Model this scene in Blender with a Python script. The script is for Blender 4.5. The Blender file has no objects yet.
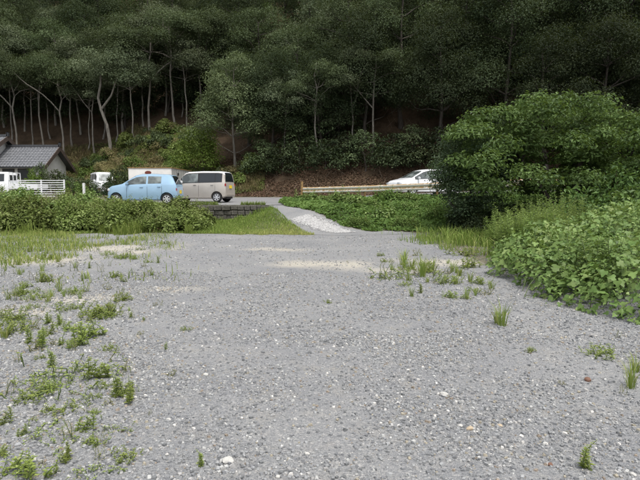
import bpy, bmesh, math
import numpy as np
from mathutils import Vector, Matrix

R = math.radians
sc = bpy.context.scene
col = sc.collection

# ------------------------------------------------------------------ camera
CAM_Z = 1.5
FPX = 540.0                      # focal length in pixels of a 640 wide frame
HOR = 192.0                      # horizon row in a 480 high frame
cam_d = bpy.data.cameras.new('camera')
cam_d.sensor_width = 36.0
cam_d.lens = 36.0 * FPX / 640.0
cam_d.clip_start = 0.05
cam_d.clip_end = 2000
cam = bpy.data.objects.new('camera', cam_d)
col.objects.link(cam)
cam.location = (0, 0, CAM_Z)
cam.rotation_euler = (R(90) - math.atan((240 - HOR) / FPX), 0, 0)
sc.camera = cam

# ------------------------------------------------------------------ sky
SUN_EL, SUN_AZ = 70.0, 150.0     # azimuth from +Y clockwise: behind the camera, a little right
world = bpy.data.worlds.new('World')
sc.world = world
world.use_nodes = True
wn = world.node_tree
for n in list(wn.nodes):
    wn.nodes.remove(n)
sky = wn.nodes.new('ShaderNodeTexSky')
sky.sky_type = 'NISHITA'
sky.sun_disc = False
sky.sun_elevation = R(SUN_EL)
sky.sun_rotation = R(SUN_AZ)
sky.dust_density = 4.0
sky.air_density = 1.0
hs = wn.nodes.new('ShaderNodeHueSaturation')
hs.inputs['Saturation'].default_value = 0.32       # overcast: nearly white sky
bg = wn.nodes.new('ShaderNodeBackground')
bg.inputs['Strength'].default_value = 0.13
wo = wn.nodes.new('ShaderNodeOutputWorld')
wn.links.new(sky.outputs[0], hs.inputs['Color'])
wn.links.new(hs.outputs[0], bg.inputs['Color'])
wn.links.new(bg.outputs[0], wo.inputs['Surface'])

# ------------------------------------------------------------------ sun behind thin cloud
sl = bpy.data.lights.new('sun', 'SUN')
sl.energy = 1.3
sl.angle = R(22)
sl.color = (1.0, 0.96, 0.9)
so = bpy.data.objects.new('sun', sl)
col.objects.link(so)
sd = Vector((math.sin(R(SUN_AZ)) * math.cos(R(SUN_EL)), math.cos(R(SUN_AZ)) * math.cos(R(SUN_EL)), math.sin(R(SUN_EL))))
so.rotation_euler = sd.to_track_quat('Z', 'Y').to_euler()
so.location = (0, -20, 40)

sc.view_settings.view_transform = 'Standard'
sc.view_settings.look = 'None'
sc.view_settings.gamma = 1.0
sc.view_settings.exposure = 0.97
sc.view_settings.use_curve_mapping = False
sc.cycles.max_bounces = 6
sc.cycles.diffuse_bounces = 3
sc.cycles.transparent_max_bounces = 8
sc.cycles.use_denoising = True

# ------------------------------------------------------------------ helpers
rng = np.random.default_rng(7)


def lerp_tab(x, xs, ys):
    return np.interp(x, xs, ys)


def smooth(t):
    t = np.clip(t, 0, 1)
    return t * t * (3 - 2 * t)


def vnoise(x, y, seed=0):
    """cheap smooth value noise, vectorised"""
    x = np.asarray(x, float); y = np.asarray(y, float)
    xi = np.floor(x).astype(np.int64); yi = np.floor(y).astype(np.int64)
    xf = x - xi; yf = y - yi
    def h(a, b):
        n = (a * 374761393 + b * 668265263 + seed * 974711) & 0x7fffffff
        n = (n ^ (n >> 13)) * 1274126177 & 0x7fffffff
        return ((n ^ (n >> 16)) & 0xffff) / 65535.0
    u = xf * xf * (3 - 2 * xf); v = yf * yf * (3 - 2 * yf)
    return (h(xi, yi) * (1 - u) + h(xi + 1, yi) * u) * (1 - v) + (h(xi, yi + 1) * (1 - u) + h(xi + 1, yi + 1) * u) * v


def fbm(x, y, seed=0, o=3):
    s = 0; a = .5; f = 1
    for i in range(o):
        s = s + a * vnoise(x * f, y * f, seed + i); a *= .5; f *= 2.03
    return s


def mesh_np(name, V, F, mats=None, fcol=None, smooth_shade=False, mat_idx=None):
    """one mesh from arrays; F has a uniform number of corners; fcol = one float 'tint' or RGB 'rgb' per face"""
    V = np.ascontiguousarray(V, dtype=np.float32); F = np.ascontiguousarray(F, dtype=np.int32)
    me = bpy.data.meshes.new(name)
    n, k = F.shape
    me.vertices.add(len(V)); me.vertices.foreach_set('co', V.ravel())
    me.loops.add(n * k); me.loops.foreach_set('vertex_index', F.ravel())
    me.polygons.add(n)
    me.polygons.foreach_set('loop_start', np.arange(0, n * k, k, dtype=np.int32))
    if smooth_shade:
        me.polygons.foreach_set('use_smooth', np.ones(n, dtype=bool))
    else:
        me.polygons.foreach_set('use_smooth', np.zeros(n, dtype=bool))
    if mat_idx is not None:
        me.polygons.foreach_set('material_index', np.asarray(mat_idx, dtype=np.int32))
    me.update(calc_edges=True)
    if fcol is not None:
        fcol = np.asarray(fcol, dtype=np.float32)
        if fcol.ndim == 1:
            a = me.attributes.new('tint', 'FLOAT', 'FACE'); a.data.foreach_set('value', fcol)
        else:
            a = me.attributes.new('rgb', 'FLOAT_COLOR', 'FACE')
            a.data.foreach_set('color', np.concatenate([fcol, np.ones((n, 1), np.float32)], 1).ravel())
    for m in (mats or []):
        me.materials.append(m)
    return me


def link(name, me, parent=None, loc=(0, 0, 0), rot=(0, 0, 0), scale=(1, 1, 1)):
    o = bpy.data.objects.new(name, me)
    col.objects.link(o)
    o.location = loc; o.rotation_euler = rot; o.scale = scale
    if parent is not None:
        o.parent = parent
    return o


def tag(o, label=None, cat=None, group=None, kind=None):
    if label: o['label'] = label
    if cat: o['category'] = cat
    if group: o['group'] = group
    if kind: o['kind'] = kind
    return o


def copy_tree(o, parent=None):
    c = o.copy(); col.objects.link(c)
    c.parent = parent
    for ch in list(o.children):
        copy_tree(ch, c)
    return c


class MB:
    """collects boxes, prisms, tubes; builds ONE mesh"""
    def __init__(self):
        self.bm = bmesh.new()

    def box(self, c, s, rot=None, bev=0):
        r = bmesh.ops.create_cube(self.bm, size=1.0)
        M = Matrix.Translation(Vector(c)) @ (rot.to_4x4() if rot else Matrix.Identity(4)) @ Matrix.Diagonal((s[0], s[1], s[2], 1))
        bmesh.ops.transform(self.bm, matrix=M, verts=r['verts'])
        if bev > 0:
            es = list({e for v in r['verts'] for e in v.link_edges})
            bmesh.ops.bevel(self.bm, geom=es, offset=bev, segments=2, affect='EDGES')
        return self

    def bar(self, a, b, w, h=None):
        a = Vector(a); b = Vector(b); d = b - a
        q = d.to_track_quat('X', 'Z').to_matrix()
        return self.box((a + b) / 2, (d.length, w, h or w), q)

    def cyl(self, c, r, depth, axis='Z', seg=16, r2=None):
        q = {'Z': Matrix.Identity(3), 'Y': Matrix.Rotation(R(90), 3, 'X'), 'X': Matrix.Rotation(R(90), 3, 'Y')}[axis]
        M = Matrix.Translation(Vector(c)) @ q.to_4x4()
        bmesh.ops.create_cone(self.bm, cap_ends=True, segments=seg, radius1=r, radius2=r if r2 is None else r2, depth=depth, matrix=M)
        return self

    def poly(self, pts):
        vs = [self.bm.verts.new(p) for p in pts]
        self.bm.faces.new(vs)
        return self

    def prism(self, pts, thick):
        """polygon pts (3D) extruded along vector thick"""
        t = Vector(thick)
        a = [self.bm.verts.new(p) for p in pts]
        b = [self.bm.verts.new(Vector(p) + t) for p in pts]
        n = len(pts)
        self.bm.faces.new(a); self.bm.faces.new(b[::-1])
        for i in range(n):
            self.bm.faces.new((a[i], b[i], b[(i + 1) % n], a[(i + 1) % n]))
        return self

    def torus(self, c, R0, r, seg=24, ms=8, axis='Y', sq=1.0):
        vs = []
        for i in range(seg):
            t = 2 * math.pi * i / seg
            ring = []
            for j in range(ms):
                p = 2 * math.pi * j / ms
                rr = R0 + r * math.cos(p); w = r * sq * math.sin(p)
                ring.append(self.bm.verts.new((c[0] + rr * math.cos(t), c[1] + w, c[2] + rr * math.sin(t))))
            vs.append(ring)
        for i in range(seg):
            for j in range(ms):
                self.bm.faces.new((vs[i][j], vs[i][(j + 1) % ms], vs[(i + 1) % seg][(j + 1) % ms], vs[(i + 1) % seg][j]))
        return self

    def mesh(self, name, mat, sm=None):
        bmesh.ops.recalc_face_normals(self.bm, faces=self.bm.faces[:])
        me = bpy.data.meshes.new(name)
        self.bm.to_mesh(me); self.bm.free()
        if mat: me.materials.append(mat)
        if sm is not None:
            me.shade_smooth(); me.set_sharp_from_angle(angle=R(sm))
        return me

    def build(self, name, mat, parent=None, sm=None, **k):
        return link(name, self.mesh(name, mat, sm), parent, **k)


# ------------------------------------------------------------------ materials
def new_mat(name):
    m = bpy.data.materials.new(name); m.use_nodes = True
    nt = m.node_tree
    for n in list(nt.nodes):
        nt.nodes.remove(n)
    out = nt.nodes.new('ShaderNodeOutputMaterial')
    return m, nt, out


def N(nt, t, **k):
    n = nt.nodes.new(t)
    for a, b in k.items():
        setattr(n, a, b)
    return n


def ramp(nt, fac, stops):
    r = N(nt, 'ShaderNodeValToRGB')
    cr = r.color_ramp
    while len(cr.elements) < len(stops):
        cr.elements.new(0.5)
    for e, (p, c) in zip(cr.elements, stops):
        e.position = p; e.color = (*c, 1)
    nt.links.new(fac, r.inputs[0])
    return r.outputs[0]


def noise(nt, scale, detail=4, rough=.6, vec=None, coord='Object'):
    n = N(nt, 'ShaderNodeTexNoise')
    n.inputs['Scale'].default_value = scale; n.inputs['Detail'].default_value = detail; n.inputs['Roughness'].default_value = rough
    if vec is None:
        vec = N(nt, 'ShaderNodeTexCoord').outputs[coord]
    nt.links.new(vec, n.inputs['Vector'])
    return n.outputs[0]


def mixc(nt, fac, a, b, mode='MIX'):
    m = N(nt, 'ShaderNodeMix', data_type='RGBA', blend_type=mode)
    for sock, v in ((m.inputs[0], fac), (m.inputs[6], a), (m.inputs[7], b)):
        if isinstance(v, (int, float)):
            sock.default_value = v
        elif isinstance(v, tuple):
            sock.default_value = (*v, 1)
        else:
            nt.links.new(v, sock)
    return m.outputs[2]


def math_(nt, op, a, b=None, clamp=False):
    m = N(nt, 'ShaderNodeMath', operation=op, use_clamp=clamp)
    for i, v in enumerate((a, b)):
        if v is None: continue
        if isinstance(v, (int, float)): m.inputs[i].default_value = v
        else: nt.links.new(v, m.inputs[i])
    return m.outputs[0]


def bsdf(nt, out, colr, rough=.8, bump=None, bump_s=.3, bump_d=.02, metallic=0, spec=.5, coat=0):
    p = N(nt, 'ShaderNodeBsdfPrincipled')
    if isinstance(colr, tuple): p.inputs['Base Color'].default_value = (*colr, 1)
    else: nt.links.new(colr, p.inputs['Base Color'])
    if isinstance(rough, (int, float)): p.inputs['Roughness'].default_value = rough
    else: nt.links.new(rough, p.inputs['Roughness'])
    p.inputs['Metallic'].default_value = metallic
    p.inputs['Specular IOR Level'].default_value = spec
    p.inputs['Coat Weight'].default_value = coat
    p.inputs['Coat Roughness'].default_value = .05
    if bump is not None:
        b = N(nt, 'ShaderNodeBump'); b.inputs['Strength'].default_value = bump_s; b.inputs['Distance'].default_value = bump_d
        nt.links.new(bump, b.inputs['Height']); nt.links.new(b.outputs[0], p.inputs['Normal'])
    nt.links.new(p.outputs[0], out.inputs['Surface'])
    return p


def plain(name, c, rough=.6, metallic=0, nscale=6, var=.25, bump=0, coat=0, spec=.5):
    m, nt, out = new_mat(name)
    nz = noise(nt, nscale, 5)
    f = tuple(x * (1 - var) for x in c); g = tuple(min(1, x * (1 + var * .6)) for x in c)
    cc = ramp(nt, nz, [(.3, f), (.7, g)])
    bsdf(nt, out, cc, rough, nz if bump else None, bump, .01, metallic, spec, coat)
    return m


def leaf_mat(name, dark, mid, light, transl=.32, rough=.5, objvar=.25, spec=.35):
    """leaf colour varies from leaf to leaf (attribute tint) and from plant to plant"""
    m, nt, out = new_mat(name)
    at = N(nt, 'ShaderNodeAttribute', attribute_name='tint')
    c = ramp(nt, at.outputs['Fac'], [(0, dark), (.55, mid), (1, light)])
    oi = N(nt, 'ShaderNodeObjectInfo')
    hsv = N(nt, 'ShaderNodeHueSaturation')
    hsv.inputs['Hue'].default_value = .5
    nt.links.new(c, hsv.inputs['Color'])
    nt.links.new(math_(nt, 'ADD', math_(nt, 'MULTIPLY', oi.outputs['Random'], objvar * 2), 1 - objvar), hsv.inputs['Value'])
    nt.links.new(math_(nt, 'ADD', math_(nt, 'MULTIPLY', oi.outputs['Random'], .016), .494), hsv.inputs['Hue'])
    p = N(nt, 'ShaderNodeBsdfPrincipled')
    p.inputs['Roughness'].default_value = rough
    p.inputs['Specular IOR Level'].default_value = spec
    nt.links.new(hsv.outputs[0], p.inputs['Base Color'])
    t = N(nt, 'ShaderNodeBsdfTranslucent')
    y = mixc(nt, .35, hsv.outputs[0], (.16, .2, .02))
    nt.links.new(y, t.inputs['Color'])
    mx = N(nt, 'ShaderNodeMixShader'); mx.inputs[0].default_value = transl
    nt.links.new(p.outputs[0], mx.inputs[1]); nt.links.new(t.outputs[0], mx.inputs[2])
    nt.links.new(mx.outputs[0], out.inputs['Surface'])
    return m


M = {}
M['leaf_forest'] = leaf_mat('leaf_forest', (.034, .048, .022), (.074, .10, .044), (.14, .175, .09), .2, .65, .3, .15)
M['leaf_grey'] = leaf_mat('leaf_grey', (.055, .072, .04), (.118, .145, .08), (.20, .225, .14), .22, .65, .25, .15)
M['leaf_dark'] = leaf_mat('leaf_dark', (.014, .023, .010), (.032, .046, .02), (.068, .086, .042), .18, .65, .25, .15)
M['leaf_cedar'] = leaf_mat('leaf_cedar', (.03, .055, .016), (.07, .115, .035), (.11, .17, .06), .2, .7, .2, .15)
M['leaf_spread'] = leaf_mat('leaf_spread', (.038, .075, .018), (.095, .165, .042), (.18, .28, .09), .35, .5, .06, .25)
M['leaf_bright'] = leaf_mat('leaf_bright', (.065, .11, .016), (.13, .20, .034), (.21, .30, .07), .38, .6, .15, .2)
M['leaf_hedge'] = leaf_mat('leaf_hedge', (.065, .09, .022), (.18, .235, .06), (.34, .39, .16), .38, .6, .22, .2)
M['leaf_trim'] = leaf_mat('leaf_trim', (.015, .03, .014), (.03, .055, .024), (.055, .09, .04), .2, .6, .1, .2)
M['leaf_cover'] = leaf_mat('leaf_cover', (.055, .095, .02), (.13, .205, .05), (.23, .31, .095), .35, .6, .12, .2)
M['leaf_vine'] = leaf_mat('leaf_vine', (.065, .115, .026), (.17, .26, .068), (.33, .41, .15), .35, .5, .15, .3)
M['leaf_tall'] = leaf_mat('leaf_tall', (.13, .18, .045), (.26, .35, .10), (.38, .46, .18), .4, .65, .12, .15)
M['leaf_weed'] = leaf_mat('leaf_weed', (.17, .21, .05), (.30, .37, .095), (.44, .48, .18), .42, .65, .15, .15)
M['leaf_dryweed'] = leaf_mat('leaf_dryweed', (.16, .14, .06), (.29, .25, .12), (.42, .37, .20), .3, .7, .2, .2)
M['grass'] = leaf_mat('grass', (.11, .17, .035), (.22, .30, .065), (.42, .42, .15), .4, .65, .1, .2)
M['drygrass'] = leaf_mat('drygrass', (.10, .09, .04), (.22, .19, .09), (.36, .31, .16), .25, .75, .2, .1)
M['litter'] = leaf_mat('litter', (.05, .03, .02), (.11, .07, .045), (.22, .15, .10), .1, .8, .1, .1)


def bark_mat(name, a, b):
    m, nt, out = new_mat(name)
    tc = N(nt, 'ShaderNodeTexCoord')
    mp = N(nt, 'ShaderNodeMapping'); mp.inputs['Scale'].default_value = (9, 9, 1.6)
    nt.links.new(tc.outputs['Object'], mp.inputs['Vector'])
    nz = noise(nt, 1.0, 6, .65, mp.outputs[0])
    c = ramp(nt, nz, [(.32, a), (.7, b)])
    bsdf(nt, out, c, .9, nz, .6, .03, 0, .2)
    return m


M['bark_pale'] = bark_mat('bark_pale', (.09, .082, .07), (.29, .265, .225))
M['bark_dark'] = bark_mat('bark_dark', (.035, .03, .025), (.11, .095, .08))
M['stem_green'] = plain('stem_green', (.10, .14, .045), .7)
M['stem_brown'] = plain('stem_brown', (.13, .085, .05), .8)

# ------------------------------------------------------------------ the lie of the land
WALL_Y = 25.4
XT = [-60, -9, -5, -3.4, -2, -.5, 1, 2, 5, 9, 14, 40]
Y0 = [25.3, 25.3, 22.5, 21.3, 20.2, 19.2, 19.6, 19.8, 19.3, 18.5, 18, 18]
Y1 = [25.5, 25.5, 25.3, 25.3, 25.3, 24.2, 24.5, 26, 27.5, 25.2, 24, 24]
KT = [0, 0, .1, .35, 1, 1, 1, 1, 1, 1, 1, 1]
XB = [-90, -30, -24, -18, -8, -3, 3, 9, 15, 25, 60]
YB = [55, 54.5, 53, 45.5, 42, 39.8, 38.5, 37, 36, 34, 30]
XS = [-90, -28, -20, -12, -6, 0, 10, 40]
SL = [.78, .78, .62, .46, .55, .62, .68, .7]


def plateau(x, y):
    return .85 + .02 * np.clip(y - 26, -8, 30) + .05 * np.clip(x, 0, 14)


def hill_base(x):
    return np.interp(x, XB, YB)


def H(x, y):
    x = np.asarray(x, float); y = np.asarray(y, float)
    z = .05 * (fbm(x * .35, y * .35, 3) - .45)
    y0 = np.interp(x, XT, Y0); y1 = np.interp(x, XT, Y1); k = np.interp(x, XT, KT)
    t = smooth((y - y0) / np.maximum(y1 - y0, .05))
    step = (y > WALL_Y - .02).astype(float)
    frac = np.where(k >= .999, t, np.maximum(t * k, step))
    zp = plateau(x, y)
    z = z * (1 - frac) + zp * frac
    d = y - hill_base(x)
    s = np.interp(x, XS, SL)
    dd = np.maximum(d, 0)
    soft = dd - 1.2 * (1 - np.exp(-dd / 1.2))
    rise = np.where(soft < 15, s * soft, s * 15 + .62 * (soft - 15))
    rise = np.where(dd > 75, rise * 0 + s * 15 + .62 * 58.8 + (dd - 75) * .05, rise)
    z = z + rise + np.clip(dd / 4, 0, 1) * (1.3 * (fbm(x * .13, y * .13, 11) - .45) + .35 * (fbm(x * .7, y * .7, 5) - .45))
    return z


def Hs(x, y):
    return float(H(np.array([x]), np.array([y]))[0])


def at(px, py, z=0.0):
    """pixel of the 640x480 frame -> point on the level z"""
    D = FPX * (CAM_Z - z) / (py - HOR)
    # exact pinhole with a pitched camera
    th = math.atan((240 - HOR) / FPX)
    dx, dy = (px - 320) / FPX, (240 - py) / FPX
    f = Vector((0, math.cos(th), -math.sin(th))); u = Vector((0, math.sin(th), math.cos(th)))
    r = f + Vector((1, 0, 0)) * dx + u * dy
    s = (z - CAM_Z) / r.z
    return (r.x * s, r.y * s)


def X_at(px, Y):
    return (px - 320) / FPX * Y


# ground sheet, finer near the camera; split into gravel ground and hillside, sharing their border
gx = np.unique(np.concatenate([np.linspace(-320, -60, 14), np.arange(-60, -22, 1.0), np.arange(-22, 18, .25), np.arange(18, 60, 1.0), np.linspace(60, 320, 14)]))
gy = np.unique(np.concatenate([np.linspace(-250, -10, 13), np.arange(-10, 2, 1.0), np.arange(2, 30, .2), np.arange(30, 60, .6), np.arange(60, 150, 2.0), np.linspace(150, 420, 14), [25.3, 25.34, 25.39, 25.42]]))
GX, GY = np.meshgrid(gx, gy)
GZ = H(GX, GY)
nx, ny = len(gx), len(gy)
V = np.stack([GX.ravel(), GY.ravel(), GZ.ravel()], 1)
I = np.arange(nx * ny).reshape(ny, nx)
F = np.stack([I[:-1, :-1], I[:-1, 1:], I[1:, 1:], I[1:, :-1]], -1).reshape(-1, 4)
fc = V[F].mean(1)
hillmask = fc[:, 1] > hill_base(fc[:, 0])


def sub_mesh(name, F, mats):
    u, inv = np.unique(F, return_inverse=True)
    return mesh_np(name, V[u], inv.reshape(F.shape), mats, smooth_shade=True), u


# sand patches and worn soil of the lot, as one mask per vertex (they are stains of the ground itself)
def sand_mask(x, y):
    m = np.zeros_like(x)
    for (px, py, rx, ry) in [(330, 264, 1.0, .55), (438, 262, .9, .6), (405, 270, .7, .4), (112, 249, 1.5, 1.3), (40, 260, 1.0, .8),
                             (80, 300, .5, .3), (25, 312, .5, .25), (170, 290, .6, .25), (470, 262, .8, .5), (280, 250, .9, .5)]:
        cx, cy = at(px, py)
        d = np.sqrt(((x - cx) / rx) ** 2 + ((y - cy) / ry) ** 2) + 2.4 * (fbm(x * 1.3, y * .9, 21) - .45)
        m = np.maximum(m, np.clip(1.35 - d, 0, 1))
    return m


def gravel_nodes(name, base_lo, base_hi):
    m, nt, out = new_mat(name)
    tc = N(nt, 'ShaderNodeTexCoord').outputs['Object']
    v = N(nt, 'ShaderNodeTexVoronoi'); v.inputs['Scale'].default_value = 75; v.inputs['Randomness'].default_value = 1
    nt.links.new(tc, v.inputs['Vector'])
    v2 = N(nt, 'ShaderNodeTexVoronoi'); v2.inputs['Scale'].default_value = 150
    nt.links.new(tc, v2.inputs['Vector'])
    sep = N(nt, 'ShaderNodeSeparateColor'); nt.links.new(v.outputs['Color'], sep.inputs[0])
    sep2 = N(nt, 'ShaderNodeSeparateColor'); nt.links.new(v2.outputs['Color'], sep2.inputs[0])
    c1 = ramp(nt, sep.outputs[0], [(0, (.15, .16, .17)), (.35, base_lo), (.8, base_hi), (.95, (.34, .34, .33)), (1, (.46, .45, .43))])
    c2 = ramp(nt, sep2.outputs[1], [(0, (.17, .175, .18)), (.5, base_lo), (.9, base_hi), (1, (.38, .37, .34))])
    cc = mixc(nt, .5, c1, c2)
    big = noise(nt, .55, 5, .6, tc)
    cc = mixc(nt, 1.0, cc, ramp(nt, big, [(.3, (.84, .84, .86)), (.7, (1.12, 1.10, 1.07))]), 'MULTIPLY')
    mid = noise(nt, 3.5, 4, .6, tc)
    cc = mixc(nt, math_(nt, 'MULTIPLY', ramp(nt, mid, [(.52, (0, 0, 0)), (.72, (1, 1, 1))]), .3), cc, (.31, .285, .235))
    at_ = N(nt, 'ShaderNodeAttribute', attribute_name='sand')
    sn = noise(nt, 30, 3, .6, tc)
    sandc = ramp(nt, sn, [(.3, (.40, .36, .28)), (.7, (.56, .52, .43))])
    cc = mixc(nt, math_(nt, 'MULTIPLY', at_.outputs['Fac'], .62, True), cc, sandc)
    at2 = N(nt, 'ShaderNodeAttribute', attribute_name='soil')
    soilc = ramp(nt, sn, [(.3, (.07, .065, .04)), (.7, (.16, .145, .09))])
    cc = mixc(nt, math_(nt, 'MULTIPLY', at2.outputs['Fac'], .9, True), cc, soilc)
    hgt = math_(nt, 'ADD', math_(nt, 'MULTIPLY', v.outputs['Distance'], -1.0), math_(nt, 'MULTIPLY', v2.outputs['Distance'], -.6))
    bsdf(nt, out, cc, .9, hgt, .55, .02, 0, .25)
    return m


M['gravel'] = gravel_nodes('gravel', (.195, .202, .208), (.27, .273, .272))


def soil_mat(name, a, b, c):
    m, nt, out = new_mat(name)
    n1 = noise(nt, .8, 6, .65); n2 = noise(nt, 14, 5, .7)
    cc = ramp(nt, n1, [(.3, a), (.55, b), (.75, c)])
    cc = mixc(nt, 1.0, cc, ramp(nt, n2, [(.25, (.55, .55, .55)), (.75, (1.35, 1.3, 1.25))]), 'MULTIPLY')
    bsdf(nt, out, cc, .95, n2, .8, .06, 0, .1)
    return m


M['hill_soil'] = soil_mat('hill_soil', (.045, .034, .022), (.085, .06, .04), (.12, .09, .06))

me, u = sub_mesh('ground', F[~hillmask], [M['gravel']])
vx, vy = V[u, 0], V[u, 1]
a = me.attributes.new('sand', 'FLOAT', 'POINT'); a.data.foreach_set('value', sand_mask(vx, vy).astype(np.float32))


def lawn_mask(x, y):
    """grass verge in front of the low wall"""
    x = np.asarray(x); y = np.asarray(y)
    left = np.interp(x, [-60, -8, -6.5, -5, -3, -1.6, -.4, -.2], [19.6, 19.6, 19.8, 19.4, 18.9, 18.7, 18.75, 19.0])
    right = np.interp(x, [-60, -3.2, -2.2, -1.2, -.2], [25.4, 25.4, 25.0, 21.8, 19.1])
    jit = 1.3 * (fbm(x * 1.4, y * 1.4, 31) - .45) + .5 * (fbm(x * 4, y * 4, 32) - .45)
    return ((y > left + jit) & (y < right) & (x < -.2)).astype(float)


def cover_mask(x, y):
    """weeds between the drive and the crash barrier"""
    x = np.asarray(x); y = np.asarray(y)
    lo = np.interp(x, [-2.2, -1.6, -.1, .97, 1.94, 3.0, 4.6, 6, 12, 30], [29, 25.2, 22.8, 21.2, 20.4, 20.2, 20.0, 18.8, 15.5, 15])
    hi = np.interp(x, [-2.2, -1.2, 8.7, 30], [33.5, 33.6, 25.7, 12])
    jit = .9 * (fbm(x * 1.5, y * 1.5, 41) - .45) + .4 * (fbm(x * 4, y * 4, 42) - .45)
    return ((x > -2.2) & (y > lo + jit) & (y < np.maximum(hi, lo + 2.5))).astype(float)


def hedge_mask(x, y):
    x = np.asarray(x); y = np.asarray(y)
    return ((x < -5.3) & (y > 19.7 + .6 * (fbm(x * .9, y * .9, 51) - .4)) & (y < 25.4)).astype(float)


soil = np.maximum(np.maximum(lawn_mask(vx, vy), cover_mask(vx, vy)), hedge_mask(vx, vy))
soil = np.maximum(soil, ((vy > 37.5) | ((vx < -14) & (vy > 30.5))).astype(float))
soil = np.maximum(soil, ((vx > 3.4) & (vy > np.interp(vx, [3.4, 6], [11.2, 5.6]))).astype(float))
a = me.attributes.new('soil', 'FLOAT', 'POINT'); a.data.foreach_set('value', soil.astype(np.float32))
tag(link('ground', me), kind='structure')
me, u = sub_mesh('hillside', F[hillmask], [M['hill_soil']])
tag(link('hillside', me), kind='structure')


# ------------------------------------------------------------------ road and drive (draped sheets)
def asphalt_mat(name, lo, hi):
    m, nt, out = new_mat(name)
    n1 = noise(nt, 120, 3, .7); n2 = noise(nt, .7, 5, .65); n3 = noise(nt, 9, 4, .6)
    cc = ramp(nt, n1, [(.3, lo), (.7, hi)])
    cc = mixc(nt, 1.0, cc, ramp(nt, n2, [(.3, (.8, .8, .8)), (.7, (1.15, 1.14, 1.12))]), 'MULTIPLY')
    cc = mixc(nt, math_(nt, 'MULTIPLY', ramp(nt, n3, [(.55, (0, 0, 0)), (.75, (1, 1, 1))]), .35), cc, (.3, .28, .24))
    bsdf(nt, out, cc, .9, n1, .4, .006, 0, .3)
    return m


M['asphalt'] = asphalt_mat('asphalt', (.13, .13, .135), (.23, .23, .23))
M['drive'] = asphalt_mat('drive', (.17, .175, .18), (.28, .28, .28))


def draped(name, left, right, n, mcross, mat, dz):
    """strip between two plan polylines draped on the land"""
    def res(p, n):
        p = np.array(p, float); d = np.r_[0, np.cumsum(np.hypot(*np.diff(p[:, :2], axis=0).T))]
        t = np.linspace(0, d[-1], n)
        return np.stack([np.interp(t, d, p[:, 0]), np.interp(t, d, p[:, 1])], 1)
    A = res(left, n); B = res(right, n)
    w = np.linspace(0, 1, mcross)[None, :, None]
    P = A[:, None, :] * (1 - w) + B[:, None, :] * w
    z = H(P[..., 0], P[..., 1]) + dz
    Vv = np.concatenate([P, z[..., None]], -1).reshape(-1, 3)
    J = np.arange(n * mcross).reshape(n, mcross)
    Fv = np.stack([J[:-1, :-1], J[:-1, 1:], J[1:, 1:], J[1:, :-1]], -1).reshape(-1, 4)
    return tag(link(name, mesh_np(name, Vv, Fv, [mat], smooth_shade=True)), kind='structure')


# far road edge follows the foot of the bank; near edge is the wall top on one side, the barrier on the other
near = [(-60, 25.9), (-8, 25.9), (-3.2, 25.9), (-1.9, 26.6), (-1.7, 33.2), (-1.0, 34.0), (8.9, 26.4), (22, 18), (40, 8)]
far = [(-60, 30.5), (-16, 30.5), (-9, 36), (-5, 38.6), (-2, 38.4), (1, 37.9), (11, 34.5), (26, 27), (44, 16)]
draped('road', near, far, 420, 26, M['asphalt'], .02)
drl = [(.3, 18.6), (-.3, 19.2), (-1.3, 22.0), (-2.4, 24.6), (-3.3, 25.7)]
drr = [(4.4, 19.3), (1.94, 20.2), (.97, 20.9), (-.1, 22.5), (-1.7, 25.2)]
draped('driveway', drl, drr, 60, 16, M['gravel'], .006)

# ------------------------------------------------------------------ loose stones of the lot
def stone_cloud(n, ylo, yhi, smin, smax, seed, power=1.0):
    r = np.random.default_rng(seed)
    # uniform density over the visible wedge
    y = np.sqrt(r.random(n * 2) * (yhi ** 2 - ylo ** 2) + ylo ** 2)
    x = (r.random(n * 2) * 2 - 1) * (y * .63 + .3)
    clus = fbm(x * 1.2, y * 1.2, seed + 3)
    keep = r.random(n * 2) < smooth((clus - .25) / .4) * .8 + .2
    bad = (lawn_mask(x, y) > 0) | (cover_mask(x, y) > 0) | (hedge_mask(x, y) > 0)
    x = x[keep & ~bad][:n]; y = y[keep & ~bad][:n]; n = len(x)
    s = smin + (smax - smin) * r.random(n) ** 3
    z = H(x, y) + s * .18
    base = np.array([[-1, -1, -1], [1, -1, -1], [1, 1, -1], [-1, 1, -1], [-.75, -.75, 1], [.75, -.75, 1], [.75, .75, 1], [-.75, .75, 1]], float) * .5
    P = base[None] * (1 + .5 * (r.random((n, 8, 3)) - .5)) * s[:, None, None]
    P[..., 2] *= (.5 + .4 * r.random(n))[:, None]
    P[..., 0] *= (.8 + .7 * r.random(n))[:, None]
    an = r.random(n) * 6.283; tl = (r.random(n) - .5) * .9
    ca, sa = np.cos(an)[:, None], np.sin(an)[:, None]; ct, st = np.cos(tl)[:, None], np.sin(tl)[:, None]
    X, Yy, Z = P[..., 0], P[..., 1], P[..., 2]
    X, Z = X * ct - Z * st, X * st + Z * ct
    X, Yy = X * ca - Yy * sa, X * sa + Yy * ca
    Vv = np.stack([X + x[:, None], Yy + y[:, None], Z + z[:, None]], -1).reshape(-1, 3)
    q = np.array([[4, 5, 6, 7], [0, 1, 5, 4], [1, 2, 6, 5], [2, 3, 7, 6], [3, 0, 4, 7]])
    Fv = (q[None] + 8 * np.arange(n)[:, None, None]).reshape(-1, 4)
    t = r.random(n)
    pal = np.array([[.20, .205, .215], [.26, .265, .27], [.30, .305, .31], [.34, .335, .33], [.16, .165, .17], [.32, .29, .23], [.62, .6, .57], [.27, .225, .18], [.42, .42, .41]])
    pi = r.choice(9, n, p=[.2, .24, .22, .13, .07, .04, .018, .025, .057])
    rgb = pal[pi] * (.74 + .28 * t)[:, None] * np.array([1.0, 1.0, .985])
    return Vv, Fv, np.repeat(rgb, 5, 0)


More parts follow.
